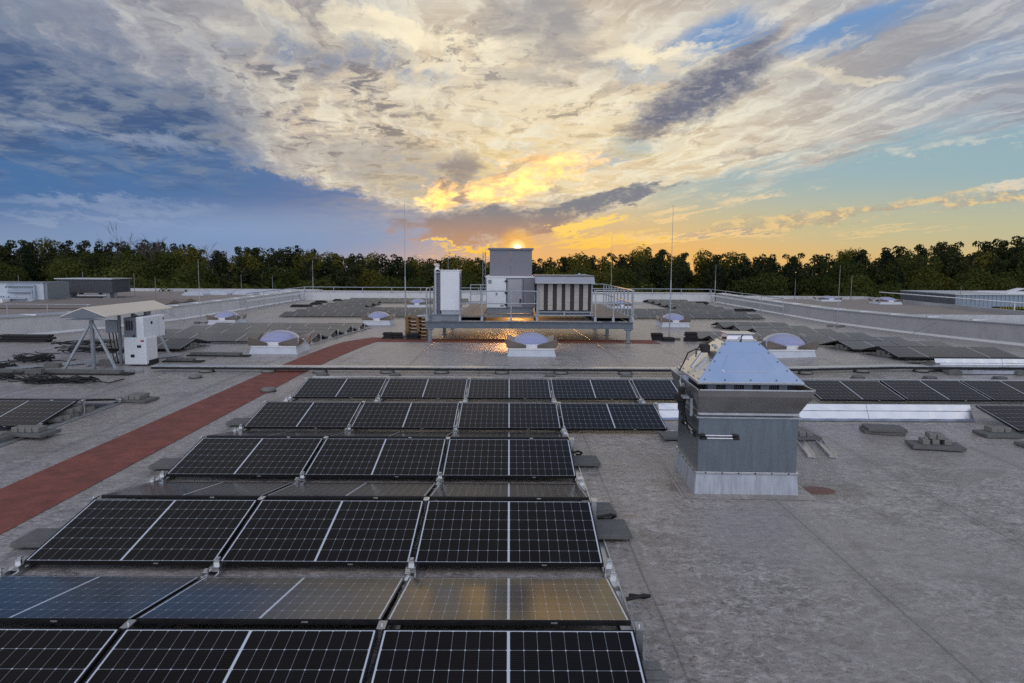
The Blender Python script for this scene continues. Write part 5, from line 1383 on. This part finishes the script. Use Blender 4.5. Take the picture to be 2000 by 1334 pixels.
b = MB()
for x in (-46, -44, -42, -40.8): b.box(x - .12, x + .12, 73.2, 73.5, -.94, -.401)
b.build('leg', M['ribs_dark'], t, world=True)
b = MB(); b.box(-45.9, -45.0, 73.05, 74.5, -.94, -.402); b.tube([(-44.2, 73.1, -.7), (-41.2, 73.1, -.7)], .13, 8); b.box(-41.6, -40.9, 73.1, 74.5, -.94, -.402); b.build('ductwork', M['galv'], t, world=True)
t = empty('chiller', (-50, 66, -.95)); tag(t, 'pale blue-white equipment wall with pipes at the left edge', 'chiller')
b = MB(); b.box(-60, -42.7, 65.5, 69, -.94, .80); b.build('housing', M['curb'], t, world=True)
b = MB(); b.box(-60.1, -42.6, 65.4, 69.1, .801, .85); b.box(-42.69, -42.4, 65.6, 68.9, -.9, .79); b.build('edge_trim', M['galv_dull'], t, world=True)
b = MB(); b.tube([(-45.9, 65.3, .55), (-43.4, 65.3, .55), (-43.4, 65.3, -.6)], .13, 8); b.tube([(-45.8, 65.3, .0), (-43.6, 65.3, .0), (-43.6, 65.3, -.6)], .12, 8); b.tube([(-47.5, 65.3, -.6), (-44.2, 65.3, -.65)], .11, 8); b.build('pipe', M['corrugated'], t, world=True)
b = MB()
for k in range(26): b.box(-52.5 + rng.uniform(0, 8), -52.42 + rng.uniform(0, 8) * 0 + rng.uniform(-.0, .0), 65.47, 65.499, 0, .01)
b = MB()
for k in range(26):
    x, z = rng.uniform(-52.5, -44.8), rng.choice((-.5, .05, .35, .62)); b.box(x, x + .07, 65.46, 65.499, z, z + .08)
for x, z, w_, h_ in ((-50.1, .1, .5, .16), (-50.4, .28, .25, .2), (-49.3, -.35, .2, .3), (-45.9, .38, .3, .16), (-50.3, -.72, .6, .2), (-47.3, -.3, .35, .18)): b.box(x, x + w_, 65.45, 65.498, z, z + h_)
b.build('openings', M['black'], t, world=True)
b = MB(); b.box(-47.3, -45.6, 64.2, 65.2, -.94, -.62); tag(b.build('roof_box', M['white']), 'small white roof box before the pale equipment wall', 'box')
# brown panel rows and barrel lights on the left neighbour
for k in range(4):
    b = MB(); y = 56 + 3.2 * k; x0 = -41 + .3 * k
    b.raw([(x0 - 2, y, -.90), (-30, y, -.90), (-30, y + 1.5, -.62), (x0 - 2, y + 1.5, -.62), (-30, y + 3.0, -.90), (x0 - 2, y + 3.0, -.90)], [(0, 1, 2, 3), (3, 2, 4, 5), (0, 3, 5), (1, 4, 2)])
    tag(b.build('panel_row', M['fin']), 'brown solar panel row on the left neighbouring roof, %s of four' % ('nearest', 'second', 'third', 'farthest')[k], 'solar panel row', 'panel rows on the left neighbour')
for k, (x, y, w_) in enumerate(((-35.5, 80, 1.1), (-33.6, 82, 1.1), (-31.0, 83, 1.1), (-29.2, 85, 1.2), (-26.6, 86, 1.1))):
    b = MB(); n = 14
    pr_ = [(x + w_ * math.cos(math.pi * j / n), -.80 + .34 * math.sin(math.pi * j / n)) for j in range(n + 1)]
    b.prism(pr_, 'y', y, y + 2.2); b.box(x - w_ - .1, x + w_ + .1, y - .1, y + 2.3, -.95, -.801)
    tag(b.build('barrel_skylight', M['curb']), 'low curved skylight on the left neighbouring roof, %s from left' % ORD[k], 'skylight', 'curved skylights on the left neighbour')
t = empty('guard_rail', (-40, 48, -.95)); tag(t, 'thin railing before the dark strip at the left photo edge', 'guard rail')
for k in range(9):
    b = MB(); b.tube([(-48 + 2.6 * k, 46, -.95), (-48 + 2.6 * k, 46, .02)], .03, 6); b.build('post', M['galv'], t, world=True)
b = MB(); b.tube([(-48, 46, .02), (-27, 46, .02)], .03, 6); b.build('handrail', M['galv'], t, world=True)
# right neighbour
o = copy_tree(sk0); o.location = (37.6, 71, -.95); o.scale = (1.5, 1.5, 1.0); tag(o, 'dome skylight on the neighbouring roof beyond the right parapet', 'skylight', 'neighbour skylights')
o = copy_tree(sk0); o.location = (34.0, 80.0 - 4, -.95); o.scale = (1.4, 1.4, .8); tag(o, 'dome skylight far back on the right neighbouring roof by a rod', 'skylight', 'neighbour skylights')
b = MB(); b.tube([(40.6, 52, -1.0), (40.6, 52, -.05), (40.6, 78, -.05)], .05, 6); b.tube([(40.6, 57, -.05), (40.6, 57, -1.0)], .05, 6); tag(b.build('guard_rail', M['white']), 'pale steel rail frame beyond the right parapet', 'guard rail')
t = empty('corrugated_hall', (60, 72, -10)); tag(t, 'blue-grey corrugated hall at the right photo edge behind the parapet', 'building')
b = MB(); b.box(41.5, 90, 66, 75.2, -10, .18)
for k in range(120): b.box(41.7 + .4 * k, 41.85 + .4 * k, 65.95, 65.999, -10, .16)
b.build('front_wall', M['corrugated'], t, world=True)
b = MB(); b.box(41.42, 41.498, 66, 75.2, -10, .18)
for k in range(40): b.box(41.37, 41.419, 66.1 + .23 * k, 66.2 + .23 * k, -10, .16)
b.build('side_wall', M['corrugated_dark'], t, world=True)
b = MB(); b.box(41.3, 90.1, 65.85, 75.3, .181, .27); b.build('roof_edge', M['cap_metal'], t, world=True)
b = MB()
for x in (47, 55):
    b = MB(); b.frustum([(x, 67, .271), (x + 3.5, 67, .271), (x + 3.5, 72, .271), (x, 72, .271)], [(x + .3, 67.3, .40), (x + 3.2, 67.3, .40), (x + 3.2, 71.7, .40), (x + .3, 71.7, .40)]); b.bar((x + .6, 68, .401), (x + 2.2, 68.4, .75), .9, .05); b.build('roof_hatch', M['white'], t, world=True)
b = MB()
for x in (43, 50): b.lathe((x, 65.93, -.25), [(.14, 0), (.16, .06), (.06, .12)], 10)
b.build('wall_lamp', M['black'], t, world=True)
b = MB(); b.box(41.6, 43.9, 60.4, 61.2, -.9, -.62)
tag(b.build('plant_trough', M['leaf_green']), 'dark trough with yellow flowers beyond the right parapet', 'planter')
b = MB()
for k in range(9): b.lathe((41.8 + .24 * k, 60.36, -.74), [(.03, 0), (.07, .04), (.02, .09)], 7)
tag(b.build('yellow_tags', M['yellow']), 'row of small yellow dots on the dark trough at right', 'marker')
for x, y, zt_2, lb in ((-44.1, 74, 1.75, 'rod behind the dark grey housing front'), (-39.6, 75.5, 1.6, 'rod right of the dark grey housing'), (-37.4, 75.5, 1.15, 'short rod between dark housing and pale parapet'), (-45.6, 66.5, 1.5, 'rod at the corner of the pale equipment wall'),
                       (-56.5, 78, 1.9, 'rod above the pale equipment wall, taller'), (-57.9, 78, 1.6, 'rod above the pale equipment wall, shorter'), (-33.0, 88, 1.3, 'far rod left of the canopy rod'), (-29.5, 89, 1.2, 'far rod right of the canopy rod'),
                       (30.5, 76, 1.35, 'rod on the right neighbour, left one'), (36.5, 76, 1.8, 'rod on the right neighbour beside the far dome'), (41.2, 64.9, 1.0, 'rod left of the corrugated hall')):
    b = MB(); b.tube([(x, y, -.95), (x, y, zt_2)], .035, 6, r1=.02); tag(b.build('lightning_rod', M['galv_dull']), 'thin grey ' + lb, 'lightning rod', 'rods on neighbouring roofs')
t = empty('lattice_mast', (-2.75, 78, -10)); tag(t, 'slender steel lattice mast seen left of the grey tower', 'mast')
for sx_ in (-1, 1):
    for sy_ in (-1, 1):
        b = MB(); b.bar((-2.75 + .28 * sx_, 78 + .28 * sy_, -10), (-2.75 + .13 * sx_, 78 + .13 * sy_, 4.1), .05); b.build('leg', M['galv_dull'], t, world=True)
b = MB()
for k in range(20):
    z0, z1 = -10 + .7 * k, -10 + .7 * (k + 1); w0, w1 = .28 - .15 * k / 20, .28 - .15 * (k + 1) / 20; s_ = 1 if k % 2 else -1
    b.bar((-2.75 - s_ * w0, 78 - w0, z0), (-2.75 + s_ * w1, 78 - w1, z1), .03); b.bar((-2.75 - s_ * w0, 78 + w0, z0), (-2.75 + s_ * w1, 78 + w1, z1), .03)
b.bar((-3.3, 78, 3.2), (-2.2, 78, 3.2), .04); b.build('bracing', M['galv_dull'], t, world=True)

# ------------------------------------------------------------------ trees
def leaf_cloud(mb, clumps, n, size, r_, flat=.0):
    tot = sum(c[3] * c[4] * c[5] for c in clumps) ** .999
    for cx, cy, cz, rx, ry, rz_ in clumps:
        k = max(12, int(n * (rx * ry * rz_) ** .67 / sum((c[3] * c[4] * c[5]) ** .67 for c in clumps)))
        for _ in range(k):
            while True:
                u = Vector((r_.uniform(-1, 1), r_.uniform(-1, 1), r_.uniform(-1, 1)))
                if .3 < u.length < 1: break
            u = u.normalized() * (u.length ** .45) * (1 + .22 * mnoise.noise(u * 2.3 + Vector((cx, cy, cz))))
            p = Vector((cx + u.x * rx, cy + u.y * ry, cz + u.z * rz_))
            nrm = (u + Vector((r_.gauss(0, .55), r_.gauss(0, .55), r_.gauss(0, .55) + .3))).normalized()
            a = nrm.orthogonal().normalized(); a.rotate(Matrix.Rotation(r_.uniform(0, 6.28), 3, nrm)); c_ = nrm.cross(a)
            s = size * r_.uniform(.6, 1.35)
            mb.face([p - a * s * .5, p + c_ * s * .33 + a * .05 * s, p + a * s * .5, p - c_ * s * .33], 0)
def trunk_mb(mb, h, r0, r_, limbs):
    pts = [Vector((0, 0, -.2))]
    for k in range(1, 6): pts.append(Vector((r_.gauss(0, .12), r_.gauss(0, .12), h * k / 5)))
    mb.tube(pts, r0, 7, r1=r0 * .3)
    for (cx, cy, cz, rx, ry, rz_) in limbs:
        z0 = min(h * .95, max(h * .3, cz - .9 * (abs(cx) + abs(cy)) - .4)); a = pts[min(5, int(z0 / h * 5))]
        mb.tube([Vector((a.x, a.y, z0)), Vector(((a.x + cx) / 2, (a.y + cy) / 2, (z0 + cz) / 2 + .3)), Vector((cx, cy, cz + rz_ * .3))], r0 * .35, 5, r1=r0 * .08)
def broadleaf(name, h, w_, seed, mt, n=6500, size=.34):
    r_ = random.Random(seed); t = empty(name)
    cl = []
    for k in range(13):
        z = h * (.30 + .62 * r_.random()); f = 1 - .75 * abs((z / h) - .55) / .5
        a = r_.uniform(0, 6.28); d = w_ * .42 * f * math.sqrt(r_.random())
        s = w_ * r_.uniform(.17, .29)
        cl.append((d * math.cos(a), d * math.sin(a), z, s, s, s * r_.uniform(.65, .95)))
    cl.append((0, 0, h * .90, w_ * .18, w_ * .18, h * .09)); cl.append((0, 0, h * .55, w_ * .32, w_ * .32, h * .22)); cl.append((0, 0, h * .28, w_ * .36, w_ * .36, h * .22))
    b = MB(); leaf_cloud(b, cl, n, size, r_); b.build('crown', M[mt], t)
    b = MB(); trunk_mb(b, h * .8, .22, r_, cl[:9]); b.build('trunk', M['bark'], t)
    return t
def pine(name, h, w_, seed, n=4600):
    r_ = random.Random(seed); t = empty(name); cl = []
    for k in range(22):
        f = (k + r_.random()) / 22; z = h * (.36 + .60 * f); a = r_.uniform(0, 6.28); d = w_ * .42 * (1 - .62 * f) * (.4 + .6 * r_.random())
        s = w_ * r_.uniform(.12, .22) * (1.1 - .45 * f)
        cl.append((d * math.cos(a), d * math.sin(a), z, s, s, s * r_.uniform(.55, .85)))
    cl.append((r_.gauss(0, .25), 0, h * .985, w_ * .10, w_ * .10, h * .035))
    cl.append((0, 0, h * .40, w_ * .30, w_ * .30, h * .22))
    b = MB(); leaf_cloud(b, cl, n, .33, r_); b.build('crown', M['leaf_pine'], t)
    b = MB(); trunk_mb(b, h * .96, .20, r_, cl[:12]); b.build('trunk', M['bark'], t)
    return t
def bare(name, h, seed):
    r_ = random.Random(seed); t = empty(name); b = MB(); c_ = MB()
    def grow(p, d, L_, r0, lev, mb):
        q_ = p + d * L_; mb.tube([p, (p + q_) / 2 + Vector((r_.gauss(0, .05), r_.gauss(0, .05), 0)) * L_, q_], r0, 5, r1=r0 * .6)
        if lev == 0: return
        for k in range(3 if lev > 1 else 4):
            nd = (d + Vector((r_.gauss(0, .45), r_.gauss(0, .45), r_.gauss(.1, .3)))).normalized()
            grow(q_ - d * L_ * .25 * r_.random(), nd, L_ * r_.uniform(.55, .8), r0 * .6, lev - 1, c_)
    grow(Vector((0, 0, 0)), Vector((0, 0, 1)), h * .42, .16, 5, b)
    b.build('trunk', M['bark'], t); c_.build('crown', M['twig'], t)
    return t
protos = {'pine': [pine('pine_tree', 12, 6.5, 3 + k) for k in range(4)],
          'green': [broadleaf('broadleaf_tree', 12, 8.5, 20 + k, 'leaf_green') for k in range(4)],
          'yellow': [broadleaf('broadleaf_tree', 12, 8.0, 40 + k, 'leaf_yellow') for k in range(3)],
          'bush': [broadleaf('leafy_bush', 6, 7.5, 60 + k, 'leaf_green', 4500, .32) for k in range(2)],
          'bare': [bare('bare_tree', 13, 80 + k) for k in range(2)]}
used = set()
WHERE = [(-30, 'at the left edge of the wood'), (-22, 'above the left equipment housings'), (-15, 'behind the inverter canopy'), (-9, 'left of the left lightning rod'), (-3.5, 'between left rod and grey tower'),
         (3.5, 'right behind the grey tower'), (9, 'left of the right lightning rod'), (16, 'right of the right lightning rod'), (24, 'above the middle of the right parapet'), (30, 'left of the corrugated hall'), (60, 'above the corrugated hall at right')]
KIND = {'pine': ('dark pine tree', 'tree'), 'green': ('dark green broadleaf tree', 'tree'), 'yellow': ('yellowish broadleaf tree', 'tree'), 'bush': ('low rounded green bush', 'bush'), 'bare': ('bare leafless tree', 'tree')}
def tree(kind, x, y, h, row, wm=1.0):
    src = rng.choice(protos[kind])
    if src.name not in used: o = src; used.add(src.name)
    else: o = copy_tree(src)
    base = {'pine': 12, 'green': 12, 'yellow': 12, 'bush': 6, 'bare': 13}[kind]
    s = h / base; w_ = s * rng.uniform(.9, 1.15) * wm
    o.location = (x, y, -10); o.rotation_euler = (0, 0, rng.uniform(0, 6.28)); o.scale = (w_, w_, s)
    az = math.degrees(math.atan2(x, y)); wh = next(w for a, w in WHERE if az <= a)
    tag(o, '%s %s, %s' % (KIND[kind][0], wh, row), KIND[kind][1], '%ss of the wood, %s %s' % (KIND[kind][0], row, wh))
# skyline height (pixels over the horizon in the photograph) against bearing
SKYL = [(-60, 46), (-35.6, 45), (-30, 46), (-28, 52), (-25, 47), (-22, 35), (-19, 42), (-16.5, 40), (-14, 31), (-10, 26), (-4, 22), (2, 22), (5, 26), (8, 27), (11, 38), (12.5, 35), (16, 26), (20, 24), (23.5, 28), (27, 33), (31, 42), (34, 46), (36, 52), (60, 52)]
def skyl(az):
    return skyl0(az) + az * 0.16 - 11
def skyl0(az):
    for (a, h0), (c, h1) in zip(SKYL, SKYL[1:]):
        if a <= az <= c: return h0 + (h1 - h0) * (az - a) / (c - a)
    return 45
ROWS = [(102, 3.9, 'front row'), (110, 4.3, 'second row'), (119, 4.4, 'middle rows'), (128, 3.8, 'middle rows'), (137, 2.4, 'skyline row'), (146, 2.4, 'rear row')]
for ri, (D, step, nm) in enumerate(ROWS):
    az = -39.5
    while az < 39.5:
        a = az + rng.uniform(-.5, .5); d = D + rng.uniform(-4, 4)
        top = 2.79 + skyl(a) / 1390.0 * d / math.cos(R(a)) * .985
        f = (.66, .80, .91, .97, 1.0, 1.0)[ri]
        # heights above the wood floor; the front rows are lower so the rows behind show
        h = (top + 10) * f * (rng.uniform(.93, 1.03) if ri < 4 else rng.uniform(.965, 1.02) if abs(a) > 8 else rng.uniform(.955, .995))
        pineish = (.12, .28, .50, .75, .94, .94)[ri]
        r_ = rng.random()
        if -12 < a < 0: pineish *= .8
        kind = 'pine' if r_ < pineish else ('yellow' if r_ > .80 else 'green')
        x, y = d * math.tan(R(a)) , d
        tree(kind, x, y, h, nm, (1, 1, .95, .9, .84, .84)[ri])
        az += math.degrees(step / D) * rng.uniform(.85, 1.15) * 1.12
for a, d, h in ((-28.2, 128, 15.9), (-27.4, 130, 15.6), (-26.2, 128, 16.0), (-25.4, 130, 15.6), (-21.6, 130, 14.8)):
    tree('bare', d * math.tan(R(a)), d, h, 'on the skyline')
for a, d, h in ((-29, 96, 10.2), (-26, 97, 9.6), (-23.5, 96, 9.2), (-21, 95, 8.8), (8.6, 94, 9.4), (9.6, 95, 9.2), (-9.5, 95, 8.2), (-11, 96, 8.6), (26, 95, 8.8), (29.5, 96, 9.0), (21.5, 95, 8.4)):
    tree('bush', d * math.tan(R(a)), d, h, 'in front of the wood')
for k_, lst in protos.items():
    for p_ in lst:
        if p_.name not in used:
            for c_ in list(KIDS(p_)): bpy.data.objects.remove(c_)
            bpy.data.objects.remove(p_)
